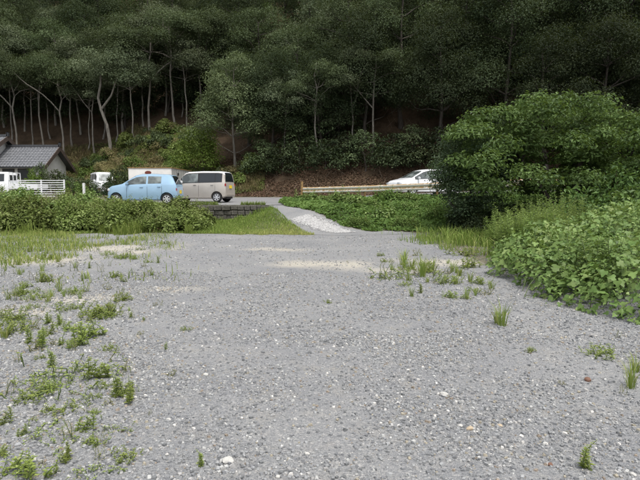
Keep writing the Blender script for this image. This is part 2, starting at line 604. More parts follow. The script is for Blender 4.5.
m, nt, out = new_mat('stone_chip')
ra = N(nt, 'ShaderNodeAttribute', attribute_name='rgb')
nz = noise(nt, 60, 3)
bsdf(nt, out, mixc(nt, 1.0, ra.outputs['Color'], ramp(nt, nz, [(.3, (.85, .85, .85)), (.7, (1.1, 1.1, 1.1))]), 'MULTIPLY'), .85, None, spec=.3)
M['stone_chip'] = m
parts = [stone_cloud(46000, 2.3, 5.6, .005, .022, 1), stone_cloud(36000, 5.2, 10, .009, .028, 2), stone_cloud(12000, 9.5, 19, .012, .034, 3)]
Vs, Fs, Cs, off = [], [], [], 0
for v_, f_, c_ in parts:
    Vs.append(v_); Fs.append(f_ + off); Cs.append(c_); off += len(v_)
o = link('gravel', mesh_np('gravel', np.concatenate(Vs), np.concatenate(Fs), [M['stone_chip']], np.concatenate(Cs)))
tag(o, 'loose grey crushed stone chips covering the open lot', 'gravel', kind='stuff')

# pale crushed-stone strip beside the drive
r = np.random.default_rng(5)
n = 7500
tt = r.random(n); ww = (r.random(n) - .5) * .85 * np.sqrt(np.sin(np.clip(tt * .85 + .12, 0, 1) * math.pi)) + r.normal(0, .16, n)
x = -.85 + 1.75 * tt + ww * .8; y = 22.3 - 2.5 * tt + ww * .35
s = .016 + .03 * r.random(n) ** 2
q8 = np.array([[1, 0, 0], [0, 1, 0], [-1, 0, 0], [0, -1, 0], [0, 0, .7], [0, 0, -.7]], float)
P = q8[None] * s[:, None, None] * (.6 + .8 * r.random((n, 6, 1)))
Vv = (P + np.stack([x, y, H(x, y) + .018], 1)[:, None]).reshape(-1, 3)
tri = np.array([[0, 1, 4], [1, 2, 4], [2, 3, 4], [3, 0, 4], [1, 0, 5], [2, 1, 5], [3, 2, 5], [0, 3, 5]])
Fv = (tri[None] + 6 * np.arange(n)[:, None, None]).reshape(-1, 3)
g = .24 + .24 * r.random(n)
rgb = np.stack([g, g * .99, g * .97], 1)
tag(link('pale_gravel', mesh_np('pale_gravel', Vv, Fv, [M['stone_chip']], np.repeat(rgb, 8, 0))),
    'strip of pale crushed stone along the edge of the drive', 'gravel', kind='stuff')


# ------------------------------------------------------------------ leaves
def quads_from(pos, nrm, length, width, r, fold=.18, adir=None):
    """one folded four-cornered leaf at each position"""
    n = len(pos)
    nrm = nrm / np.linalg.norm(nrm, axis=1, keepdims=True)
    a = r.normal(size=(n, 3)) if adir is None else adir
    a = a - nrm * (a * nrm).sum(1, keepdims=True)
    a /= np.linalg.norm(a, axis=1, keepdims=True) + 1e-9
    b = np.cross(nrm, a)
    L = (length if np.ndim(length) else np.full(n, length))[:, None]; W = (width if np.ndim(width) else np.full(n, width))[:, None]
    p0 = pos - a * L * .5
    p2 = pos + a * L * .5 - nrm * L * fold
    p1 = pos + b * W * .5 + nrm * W * fold - a * L * .08
    p3 = pos - b * W * .5 + nrm * W * fold - a * L * .08
    Vv = np.stack([p0, p1, p2, p3], 1).reshape(-1, 3)
    Fv = np.arange(n * 4).reshape(n, 4)
    return Vv, Fv


def clump_leaves(clumps, per_m2, size, r, low=-.55, up=.75, aspect=.55, droop=0.0):
    """clumps: (cx,cy,cz,rx,ry,rz). Leaves near the shell of each clump, each roughly facing out and up"""
    PP, NN, TT, SS = [], [], [], []
    for c in clumps:
        cx, cy, cz, rx, ry, rz = c[:6]
        area = 4 * math.pi * ((rx * ry) ** 1.6 / 3 + (rx * rz) ** 1.6 / 3 + (ry * rz) ** 1.6 / 3) ** (1 / 1.6)
        n = max(12, int(area * per_m2))
        d = r.normal(size=(n, 3)); d /= np.linalg.norm(d, axis=1, keepdims=True)
        d[:, 2] = np.where(d[:, 2] < low, -d[:, 2], d[:, 2])
        rad = 1 - .45 * r.random(n) ** 1.8
        # ragged outline: lobes
        lob = 1 + .22 * np.sin(d[:, 0] * 7 + c[0] * 3) * np.cos(d[:, 1] * 6 + c[1] * 5) + .16 * r.normal(size=n)
        p = np.stack([cx + d[:, 0] * rx * rad * lob, cy + d[:, 1] * ry * rad * lob, cz + d[:, 2] * rz * rad * lob - droop * (d[:, 0] ** 2 + d[:, 1] ** 2)], 1)
        nn = d * .95 + np.array([0, 0, up * .7]) + .3 * r.normal(size=(n, 3))
        ct = r.random()
        PP.append(p); NN.append(nn)
        TT.append(np.clip(.45 + .5 * (ct - .5) + .2 * r.normal(size=n), 0, 1))
        SS.append(size * (.7 + .6 * r.random(n)))
    P = np.concatenate(PP); Nn = np.concatenate(NN); T = np.concatenate(TT); S = np.concatenate(SS)
    Vv, Fv = quads_from(P, Nn, S, S * aspect, r)
    return Vv, Fv, T


def tube_np(path, radii, sides=7):
    path = np.array(path, float); n = len(path)
    V_, F_ = [], []
    for i in range(n):
        d = path[min(i + 1, n - 1)] - path[max(i - 1, 0)]
        d /= np.linalg.norm(d) + 1e-9
        h = np.array([1, 0, 0.]) if abs(d[0]) < .9 else np.array([0, 1., 0])
        a = np.cross(d, h); a /= np.linalg.norm(a); b = np.cross(d, a)
        for j in range(sides):
            t = 6.28318 * j / sides
            V_.append(path[i] + radii[i] * (a * math.cos(t) + b * math.sin(t)))
    for i in range(n - 1):
        for j in range(sides):
            k = (j + 1) % sides
            F_.append((i * sides + j, i * sides + k, (i + 1) * sides + k, (i + 1) * sides + j))
    return np.array(V_), np.array(F_)


def join_np(lst):
    Vs, Fs, off = [], [], 0
    for v_, f_ in lst:
        Vs.append(v_); Fs.append(f_ + off); off += len(v_)
    return np.concatenate(Vs), np.concatenate(Fs)


def curved(a, b, r, bend, n=6):
    a = np.array(a, float); b = np.array(b, float)
    t = np.linspace(0, 1, n)[:, None]
    p = a * (1 - t) + b * t
    off = r.normal(size=3) * bend; off2 = r.normal(size=3) * bend * .5
    return p + np.sin(t * math.pi) * off + np.sin(t * 2 * math.pi) * off2


def limbs(trunk, clumps, r, r0, sides=5, frac=(.35, .95), bend=.25):
    """branches from the trunk path to the clump centres"""
    out = []
    tp = np.array(trunk)
    for c in clumps:
        end = np.array(c[:3]) - np.array([0, 0, c[5] * .2])
        k = tp[(tp[:, 2] < end[2] - .2)]
        if len(k) == 0: k = tp[:2]
        st = k[-1] if len(k) > len(tp) * frac[0] else k[min(len(k) - 1, int(len(tp) * frac[0]))]
        ln = np.linalg.norm(end - st)
        path = curved(st, end, r, bend * min(1, ln * .3), 5)
        out.append(tube_np(path, np.linspace(r0, r0 * .25, 5) * min(1.0, .5 + ln * .12), sides))
    return out


def slender_meshes(seed, height, spread, bare, kinks, leaf, bark, rtrunk=.13, dens=44, size=.155, lean=0):
    """tall tree: bare bent trunk, billowed crown on top"""
    r = np.random.default_rng(seed)
    n = 9
    z = np.linspace(0, height * .86, n)
    ph = r.random() * 6
    x = np.cumsum(r.normal(size=n) * kinks); x -= x[0]; y = np.cumsum(r.normal(size=n) * kinks); y -= y[0]
    x = x + lean * z
    trunk = np.stack([x, y, z], 1)
    top = trunk[-1]
    clumps = []
    nc = int(7 + spread * 2.6)
    for i in range(nc):
        a = r.random() * 6.283; q = math.sqrt(r.random()) * spread
        t = r.random()
        zz = bare + (height - bare) * (.18 + .72 * (1 - (q / spread) ** 2 * .6) * (t ** .7))
        s = spread * (.26 + .22 * r.random())
        clumps.append((top[0] * .8 + q * math.cos(a), top[1] * .8 + q * math.sin(a), zz, s * 1.15, s * 1.15, s * .72))
    tv = [tube_np(trunk, np.linspace(rtrunk, rtrunk * .45, n) * np.r_[1.35, np.ones(n - 1)], 8)]
    tv += limbs(trunk, clumps[:12], r, rtrunk * .42)
    # fork
    if r.random() < .5:
        k = n // 2
        e = trunk[-2] + np.array([r.normal() * spread * .5, r.normal() * spread * .5, 0])
        tv.append(tube_np(curved(trunk[k], e, r, .3, 7), np.linspace(rtrunk * .6, rtrunk * .3, 7), 7))
    Vt, Ft = join_np(tv)
    Vl, Fl, T = clump_leaves(clumps, dens, size, r, low=-.4)
    return mesh_np('trunk', Vt, Ft, [bark], smooth_shade=True), mesh_np('crown', Vl, Fl, [leaf], T)


def dense_meshes(seed, height, spread, bottom, leaf, bark, dens=38, size=.16, nc=20, rtrunk=.2, cone=.35, csz=1.0, asp=.55):
    """broad crown reaching low, many billows"""
    r = np.random.default_rng(seed)
    n = 7
    z = np.linspace(0, height * .85, n)
    trunk = np.stack([np.cumsum(r.normal(size=n) * .12), np.cumsum(r.normal(size=n) * .12), z], 1); trunk[:, :2] -= trunk[0, :2]
    clumps = []
    for i in range(nc):
        t = (i + r.random()) / nc
        zz = bottom + (height - bottom) * (.06 + .88 * t)
        prof = (1 - cone) * math.sqrt(max(.03, 1 - max(0, (t - .3) / .75) ** 2)) + cone * (1 - t)
        a = i * 2.4 + r.random() * 1.2; q = spread * prof * (.62 + .33 * r.random())
        s = spread * (.24 + .22 * r.random()) * (1.1 - .35 * t) * csz
        clumps.append((q * math.cos(a), q * math.sin(a), zz, s * 1.2, s * 1.2, s * .75))
    tv = [tube_np(trunk, np.linspace(rtrunk, rtrunk * .3, n) * np.r_[1.4, np.ones(n - 1)], 8)] + limbs(trunk, clumps, r, rtrunk * .38)
    Vt, Ft = join_np(tv)
    Vl, Fl, T = clump_leaves(clumps, dens, size, r, aspect=asp)
    return mesh_np('trunk', Vt, Ft, [bark], smooth_shade=True), mesh_np('crown', Vl, Fl, [leaf], T)


def cedar_meshes(seed, height, spread):
    r = np.random.default_rng(seed)
    trunk = np.stack([np.zeros(6), np.zeros(6), np.linspace(0, height, 6)], 1)
    clumps = []
    for i in range(46):
        t = (i / 46) ** .9
        zz = height * (.22 + .77 * t)
        q = spread * (1 - t) * (.75 + .35 * r.random()) + .12
        a = i * 2.4
        s = .35 + .75 * (1 - t)
        clumps.append((q * math.cos(a), q * math.sin(a), zz, s, s, s * .9))
    Vl, Fl, T = clump_leaves(clumps, 26, .24, r, low=-.8, aspect=.35, droop=.35)
    Vt, Ft = tube_np(trunk, np.linspace(.22, .03, 6), 8)
    return mesh_np('trunk', Vt, Ft, [M['bark_dark']], smooth_shade=True), mesh_np('crown', Vl, Fl, [M['leaf_cedar']], T)


def beside(px, table):
    for lim, txt in table:
        if px < lim: return txt
    return table[-1][1]


T_EDGE = [(40, 'above the house roof'), (80, 'above the white gable'), (122, 'above the microvan'), (160, 'above the white container'), (999, 'beside the bright yellow-green tree')]
T_DEEP = [(60, 'up the slope behind the house'), (122, 'up the slope behind the microvan'), (200, 'up the slope behind the white container'), (270, 'up the slope behind the rounded tree'), (999, 'up the slope behind the evergreens')]
T_MID = [(268, 'beside the rounded grey-green tree'), (330, 'by the barrier end post'), (380, 'above the crash barrier'), (999, 'above the white wagon')]
T_DARK = [(470, 'above the fine-leaved drooping tree'), (560, 'over the light green spreading tree'), (999, 'beyond the light green spreading tree')]
T_HEDGE = [(30, 'before the flatbed truck'), (75, 'before the white fence'), (112, 'before the pale post'), (150, 'before the blue hatchback'), (999, 'towards the low stone wall')]
T_SCRUB = [(92, 'beside the house'), (125, 'above the microvan'), (172, 'above the white container'), (210, 'above the beige van'), (999, 'behind the beige van tail')]
T_WEED = [(60, "well in among the weeds before the hedge"), (130, "at the fringe of the weeds before the hedge"), (250, "thinly spread out on the open lot"), (480, "near where the lot meets the drive"), (999, "close to the vine mound")]


def make_tree(name, meshes, x, y, label, group=None, rz=0, s=1.0, sz=None, sink=.15, cat='tree'):
    root = link(name, None, None, (x, y, Hs(x, y) - sink), (0, 0, rz), (s, s, sz or s))
    tag(root, label, cat, group)
    link('trunk', meshes[0], root); link('crown', meshes[1], root)
    return root


r = np.random.default_rng(99)
SL_V = [slender_meshes(101, 13.5, 3.4, 7.0, .10, M['leaf_forest'], M['bark_pale']),
        slender_meshes(102, 13.0, 3.0, 6.2, .16, M['leaf_forest'], M['bark_pale'], .11),
        slender_meshes(103, 12.0, 3.2, 6.0, .09, M['leaf_grey'], M['bark_pale'], .10),
        slender_meshes(104, 12.5, 3.6, 6.4, .17, M['leaf_forest'], M['bark_pale'], .12),
        slender_meshes(105, 10.0, 2.8, 5.0, .10, M['leaf_grey'], M['bark_pale'], .085)]
DN_V = [dense_meshes(201, 12, 4.2, 2.5, M['leaf_forest'], M['bark_dark']),
        dense_meshes(202, 13, 4.4, 3.2, M['leaf_forest'], M['bark_dark']),
        dense_meshes(203, 11, 4.0, 2.0, M['leaf_grey'], M['bark_dark'], nc=24),
        dense_meshes(204, 13, 4.6, 3.0, M['leaf_dark'], M['bark_dark'], nc=28),
        dense_meshes(205, 12, 4.2, 2.0, M['leaf_dark'], M['bark_dark'])]
CD_V = [cedar_meshes(301, 17, 2.6), cedar_meshes(302, 15, 2.4)]

# ---- the forest edge over the brush slope: slender trees with pale bare trunks
edge = [(-14, 63, 0), (2, 62, 2), (9, 66, 1), (20, 61, 3), (29, 65, 2), (47, 62, 1), (60, 66, 0), (66, 60, 3), (84, 64, 1), (97, 60, 2),
        (126, 62, 0), (16, 63.5, 4), (36, 62.5, 4), (54, 64, 4), (75, 62, 2), (90, 61, 4), (106, 63, 1), (118, 60, 4), (146, 61, 2), (178, 59, 1), (184, 62, 4), (138, 57, 4), (152, 58, 3), (168, 62, 2), (191, 58, 4), (205, 60, 1)]
for i, (px, Y, v) in enumerate(edge):
    x = X_at(px, Y)
    make_tree('slender_tree', SL_V[v], x, Y, 'slender tree with long pale bare trunk at the forest edge ' + beside(px, T_EDGE),
              'slender trees ' + beside(px, T_EDGE), r.random() * 6.28, .92 + .16 * r.random())
# the one with the stout twice-bent pale trunk
tm = slender_meshes(133, 11.5, 3.3, 6.4, .12, M['leaf_grey'], M['bark_pale'], .16)
bent = [(0, 0, 0), (-.05, 0, 1.6), (-.3, 0, 3.4), (-.9, .1, 5.0), (-1.15, .1, 6.2), (-.85, .1, 7.6), (-.7, .1, 9.5)]
bl = [tube_np(bent, np.linspace(.19, .09, 7), 9), tube_np([bent[3], (.2, .1, 6.4), (.9, .2, 8.4)], [.13, .1, .06], 7)]
tm = (mesh_np('trunk', *join_np(bl), [M['bark_pale']], smooth_shade=True), tm[1])
make_tree('bent_trunk_tree', tm, X_at(113, 56.5), 56.5, 'stout pale trunk bent twice under a grey-green crown, above the brush slope')

# ---- behind the edge: closed dark canopy up the slope
for row, Y in enumerate([70, 77, 84, 92, 100]):
    for k, px in enumerate(np.arange(-40, 232 if Y < 80 else 330, 42 if row < 2 else 30)):
        p = px + r.uniform(-7, 7) + (row % 2) * 20; yy = Y + r.uniform(-2, 2)
        x = X_at(p, yy)
        if row >= 2 and 110 < p < 330 and r.random() < .85:
            make_tree('cedar_tree', CD_V[k % 2], x, yy, 'tall conical cedar high ' + beside(p, T_DEEP), 'cedars ' + beside(p, T_DEEP), r.random() * 6.28, .85 + .3 * r.random())
        else:
            v = [0, 1, 4, 3][(k + row) % 4] if row < 1 else [0, 1, 3, 2][(k * 3 + row) % 4]
            make_tree('hillside_tree', DN_V[v], x, yy, 'dark evergreen broadleaf tree deep in the wood ' + beside(p, T_DEEP), 'wood ' + beside(p, T_DEEP), r.random() * 6.28, .85 + .3 * r.random())

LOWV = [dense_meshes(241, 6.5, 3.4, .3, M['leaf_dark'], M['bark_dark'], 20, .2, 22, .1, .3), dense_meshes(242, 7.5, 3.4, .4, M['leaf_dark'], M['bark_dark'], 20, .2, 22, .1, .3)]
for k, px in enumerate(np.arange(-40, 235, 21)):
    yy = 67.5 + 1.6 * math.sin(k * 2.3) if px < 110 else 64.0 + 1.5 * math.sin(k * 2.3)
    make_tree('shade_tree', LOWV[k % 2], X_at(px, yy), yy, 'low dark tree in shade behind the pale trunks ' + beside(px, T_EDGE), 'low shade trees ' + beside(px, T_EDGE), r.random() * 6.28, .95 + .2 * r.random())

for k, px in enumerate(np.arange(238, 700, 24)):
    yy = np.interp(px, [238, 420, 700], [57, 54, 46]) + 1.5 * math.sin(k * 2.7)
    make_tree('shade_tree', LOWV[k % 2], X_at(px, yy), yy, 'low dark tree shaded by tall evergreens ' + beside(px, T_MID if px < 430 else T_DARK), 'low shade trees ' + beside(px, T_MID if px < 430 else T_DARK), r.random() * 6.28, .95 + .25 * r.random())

# ---- middle of the wood, coming down to the road bank
mid = [(250, 51, 4, .75), (275, 47, 3, .72), (262, 56, 0, .95), (300, 50, 1, .8), (322, 46, 4, .72), (318, 54, 2, 1.05), (345, 51, 0, .98), (365, 46, 3, .8),
       (385, 52, 2, 1.0), (400, 47, 1, .95), (215, 62, 0, 1.0), (240, 64, 3, 1.0), (225, 72, 1, 1.0), (285, 62, 1, 1.05), (312, 64, 0, 1.1), (345, 62, 2, 1.1), (378, 62, 0, 1.1), (408, 60, 1, 1.1)]
for px, Y, v, s in mid:
    make_tree('evergreen_tree', DN_V[v], X_at(px, Y), Y, 'dense evergreen broadleaf tree on the hillside ' + beside(px, T_MID),
              'evergreens ' + beside(px, T_MID), r.random() * 6.28, s, s * (.95 + .15 * r.random()))
# pale thin trunks that show among them
for px, Y, v, s in [(318, 44.5, 1, .72), (352, 45, 2, .75), (283, 45.5, 4, .8), (372, 44, 0, .7)]:
    make_tree('thin_tree', SL_V[v], X_at(px, Y), Y, 'thin pale-trunked tree among the dark evergreens above the crash barrier', 'thin trees among the evergreens', r.random() * 6.28, s)
# ---- darker wood behind the spreading tree
drk = [(430, 50, 3, 1.0), (462, 46, 0, 1.0), (500, 43, 4, .95), (535, 46, 1, 1.05), (575, 42, 3, 1.0), (612, 41, 4, 1.0), (655, 40, 1, 1.0), (690, 40, 3, 1.0), (445, 58, 1, 1.1), (485, 56, 3, 1.15), (525, 56, 0, 1.15), (565, 54, 4, 1.1),
       (605, 52, 1, 1.15), (650, 52, 3, 1.1), (455, 68, 0, 1.2), (500, 66, 1, 1.2), (550, 65, 3, 1.2), (600, 64, 0, 1.2), (650, 62, 1, 1.2), (700, 60, 3, 1.1), (440, 43, 4, .8), (545, 38.5, 3, .8), (600, 37, 4, .8), (660, 36, 3, .85)]
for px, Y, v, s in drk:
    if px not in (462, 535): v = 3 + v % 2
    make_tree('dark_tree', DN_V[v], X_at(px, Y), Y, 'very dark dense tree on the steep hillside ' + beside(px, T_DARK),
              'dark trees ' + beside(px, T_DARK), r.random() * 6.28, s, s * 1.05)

# lighter rounded tree standing out in front of the wood
tm = dense_meshes(221, 9.8, 3.5, 2.2, leaf_mat('leaf_rounded', (.06, .085, .04), (.13, .17, .08), (.22, .265, .14), .25, .6, .05, .15), M['bark_pale'], 46, .15, 30, .11, .3, .85)
make_tree('rounded_tree', tm, X_at(236, 47), 47, 'lighter grey-green rounded tree standing out before the dark wood behind the beige van')
tm = dense_meshes(222, 4.4, 2.0, .6, M['leaf_bright'], M['bark_dark'], 36, .17, 20, .08, .2)
make_tree('bright_tree', tm, X_at(203, 47), 47, 'small bright yellow-green tree at the top of the brush slope behind the beige van')
# ---- dark understorey above the bank
US_V = [dense_meshes(231, 2.6, 1.7, .1, M['leaf_dark'], M['bark_dark'], 34, .17, 14, .06), dense_meshes(232, 3.2, 1.9, .2, M['leaf_forest'], M['bark_dark'], 32, .17, 15, .06)]
for px, Y, v, s in [(262, 45, 1, .9), (282, 44, 0, 1.0), (300, 45, 1, 1.05), (325, 43, 0, 1.0), (345, 44, 0, .95), (365, 42.5, 1, 1.0), (392, 42, 0, 1.1), (412, 41.5, 1, 1.0), (440, 41, 0, 1.2), (470, 40, 0, 1.3), (338, 47, 1, 1.3), (310, 48, 0, 1.3)]:
    make_tree('understorey_shrub', US_V[v], X_at(px, Y), Y, 'dark leafy shrub at the foot of the wood ' + beside(px, T_MID), 'shrubs ' + beside(px, T_MID), r.random() * 6.28, s, cat='shrub')

# ================================================================== built things
M['glass'] = None
m, nt, out = new_mat('car_glass')
bsdf(nt, out, (.012, .015, .017), .06, None, spec=.6, coat=.3)
M['glass'] = m
m, nt, out = new_mat('car_glass_painted_view')
bsdf(nt, out, ramp(nt, noise(nt, 2.2, 2, .5), [(.4, (.05, .06, .058)), (.62, (.22, .25, .24))]), .07, None, spec=.6, coat=.3)  # opaque panes; pale blotches paint the brightness seen through the glass
M['glass_painted_view'] = m


def paint(name, c, metallic=.25, rough=.32):
    m, nt, out = new_mat(name)
    nz = noise(nt, 2.5, 5)
    cc = ramp(nt, nz, [(.3, tuple(x * .9 for x in c)), (.7, c)])
    bsdf(nt, out, cc, rough, None, metallic=metallic, spec=.5, coat=.6)
    return m


M['blue_paint'] = paint('blue_paint', (.33, .50, .66))
M['beige_paint'] = paint('beige_paint', (.50, .46, .41))
M['white_paint'] = paint('white_paint', (.80, .81, .82), .0)
M['tyre'] = plain('tyre', (.02, .02, .02), .85)
M['alloy'] = plain('alloy', (.62, .63, .65), .4, .3, var=.1)
M['trim'] = plain('trim', (.02, .02, .022), .6)
M['lamp_red'] = plain('lamp_red', (.35, .02, .02), .25, var=.1)
M['lamp_clear'] = plain('lamp_clear', (.65, .67, .68), .15, var=.1)
M['plate_yellow'] = plain('plate_yellow', (.80, .58, .03), .5, var=.08)
M['plate_white'] = plain('plate_white', (.75, .76, .74), .5, var=.08)
M['chrome'] = plain('chrome', (.6, .6, .6), .2, .9, var=.05)


class CarShape:
    """body as rings along x (front is +x); every ring runs from sill to roof centre"""
    def __init__(s, top, belt, W, sill, roof_in=.16, ends=.16):
        s.top = np.array(sorted(top)); s.belt = np.array(sorted(belt)); s.W = W; s.sill = np.array(sorted(sill)); s.roof_in = roof_in
        s.x0 = s.top[0, 0]; s.x1 = s.top[-1, 0]; s.ends = ends

    def zt(s, x): return np.interp(x, s.top[:, 0], s.top[:, 1])
    def zs(s, x): return np.interp(x, s.sill[:, 0], s.sill[:, 1])
    def zb(s, x): return np.minimum(np.interp(x, s.belt[:, 0], s.belt[:, 1]), s.zt(x) - .03)

    def w(s, x):
        a = np.clip((x - s.x0) / .45, 0, 1); b = np.clip((s.x1 - x) / .6, 0, 1)
        return s.W * (1 - s.ends * (1 - a) ** 2.2) * (1 - s.ends * 1.2 * (1 - b) ** 2.2)

    def ring(s, x):
        w, zs, zb, zt = float(s.w(x)), float(s.zs(x)), float(s.zb(x)), float(s.zt(x))
        h = zt - zb
        k = min(1, h / .5)
        y5 = w * .965
        y7 = y5 - s.roof_in * k
        z7 = zb + h * .9
        lo = zs + (zb - zs) * .45
        return [(0, zs), (w * .9, zs), (w * .98, zs + .05), (w * .995, lo - .12), (w, lo), (w * .985, zb - .06 * min(1, (zb - zs) * 2)), (y5, zb),
                ((y5 + y7) / 2, zb + h * .45), (y7, z7), (y7 - .07 * k - .02, zt - .012 * k), (y7 * .5, zt + .012), (0, zt + .018)]

    def body(s, mat, mat2, zsplit=None):
        xs = set(np.linspace(s.x0, s.x1, 44).tolist()) | set(s.top[:, 0].tolist())
        xs = sorted(xs)
        V_, F_, mi = [], [], []
        n = 12; full = 2 * n - 2
        for x in xs:
            rr = s.ring(x)
            pts = [(x, y, z) for y, z in rr] + [(x, -y, z) for y, z in rr[-2:0:-1]]
            V_ += pts
        bm = bmesh.new()
        vs = [bm.verts.new(p) for p in V_]
        for i in range(len(xs) - 1):
            for j in range(full):
                k = (j + 1) % full
                f = bm.faces.new((vs[i * full + j], vs[i * full + k], vs[(i + 1) * full + k], vs[(i + 1) * full + j]))
                jj = j if j < n - 1 else full - 1 - j
                if zsplit and jj >= 8 and (f.calc_center_median().z > zsplit): f.material_index = 1
        bm.faces.new([vs[j] for j in range(full)][::-1]); bm.faces.new([vs[(len(xs) - 1) * full + j] for j in range(full)])
        bmesh.ops.recalc_face_normals(bm, faces=bm.faces[:])
        me = bpy.data.meshes.new('body'); bm.to_mesh(me); bm.free()
        me.materials.append(mat); me.materials.append(mat2)
        return me

    def side_pane(s, x0, x1, va, vb, side, n=7, off=.006):
        V_ = []
        for x in np.linspace(x0, x1, n):
            rr = s.ring(x); a = rr[6]; b = rr[8]
            for v in (va, (va + vb) / 2, vb):
                y = a[0] + (b[0] - a[0]) * v + off; z = a[1] + (b[1] - a[1]) * v
                V_.append((x, y * side, z))
        F_ = []
        for i in range(n - 1):
            for j in range(2):
                F_.append((i * 3 + j, i * 3 + j + 1, (i + 1) * 3 + j + 1, (i + 1) * 3 + j))
        return mesh_np('pane', np.array(V_), np.array(F_), smooth_shade=True)

    def top_pane(s, x0, x1, fr=.92, n=7, off=.008):
        V_ = []
        ys = np.linspace(-1, 1, 9)
        for x in np.linspace(x0, x1, n):
            rr = s.ring(x)
            yy = [rr[11][0], rr[10][0], rr[9][0]]; zz = [rr[11][1], rr[10][1], rr[9][1]]
            e = 1e-3
            sl = (s.zt(x + e) - s.zt(x - e)) / (2 * e)
            nn = math.hypot(1, sl)
            for q in ys:
                y = abs(q) * fr * yy[2]
                V_.append((x - sl / nn * off, math.copysign(y, q), np.interp(y, yy, zz) + off / nn))
        F_ = []
        for i in range(n - 1):
            for j in range(8):
                F_.append((i * 9 + j, i * 9 + j + 1, (i + 1) * 9 + j + 1, (i + 1) * 9 + j))
        return mesh_np('pane', np.array(V_), np.array(F_), smooth_shade=True)


def boolean_cut(me, cutters):
    """wheel wells"""
    o = link('cut_body', me)
    cu = link('cut_tool', cutters)
    md = o.modifiers.new('b', 'BOOLEAN'); md.operation = 'DIFFERENCE'; md.object = cu; md.solver = 'EXACT'
    dg = bpy.context.evaluated_depsgraph_get(); dg.update()
    res = bpy.data.meshes.new_from_object(o.evaluated_get(dg))
    bpy.data.objects.remove(o); bpy.data.objects.remove(cu)
    res.shade_smooth(); res.set_sharp_from_angle(angle=R(32))
    return res


def wheel(parent, x, y, rad, side, rimmat, spokes=6):
    w = MB().torus((0, 0, 0), rad * .8, rad * .2, 28, 10, sq=1.75).build('wheel', M['tyre'], parent, 60)
    w.name = 'wheel'
    w.location = (x, y, rad)
    rm = MB()
    rm.cyl((0, side * .03, 0), rad * .66, .09, 'Y', 28)
    rim = rm.build('rim_well', M['trim'], w, 30)
    sp = MB()
    sp.torus((0, side * .075, 0), rad * .62, rad * .045, 28, 6)
    sp.cyl((0, side * .082, 0), rad * .16, .03, 'Y', 16)
    for i in range(spokes):
        t = 6.28318 * i / spokes
        sp.bar((math.cos(t) * rad * .1, side * .08, math.sin(t) * rad * .1), (math.cos(t) * rad * .62, side * .08, math.sin(t) * rad * .62), .02, rad * .2)
    sp.build('rim', rimmat, w, 30)
    return w


def seam(shape, parent, x, z0, z1, side, w=.012):
    """door gap: a thin dark strip following the flank"""
    V_ = []
    zz = np.linspace(z0, z1, 7)
    for z in zz:
        rr = shape.ring(x)
        ys = np.interp(z, [p[1] for p in rr[1:7]], [p[0] for p in rr[1:7]])
        for dx in (-w / 2, w / 2):
            V_.append((x + dx, side * (ys + .003), z))
    F_ = [(2 * i, 2 * i + 1, 2 * i + 3, 2 * i + 2) for i in range(6)]
    return link('door_seam', mesh_np('door_seam', np.array(V_), np.array(F_), [M['trim']]), parent)


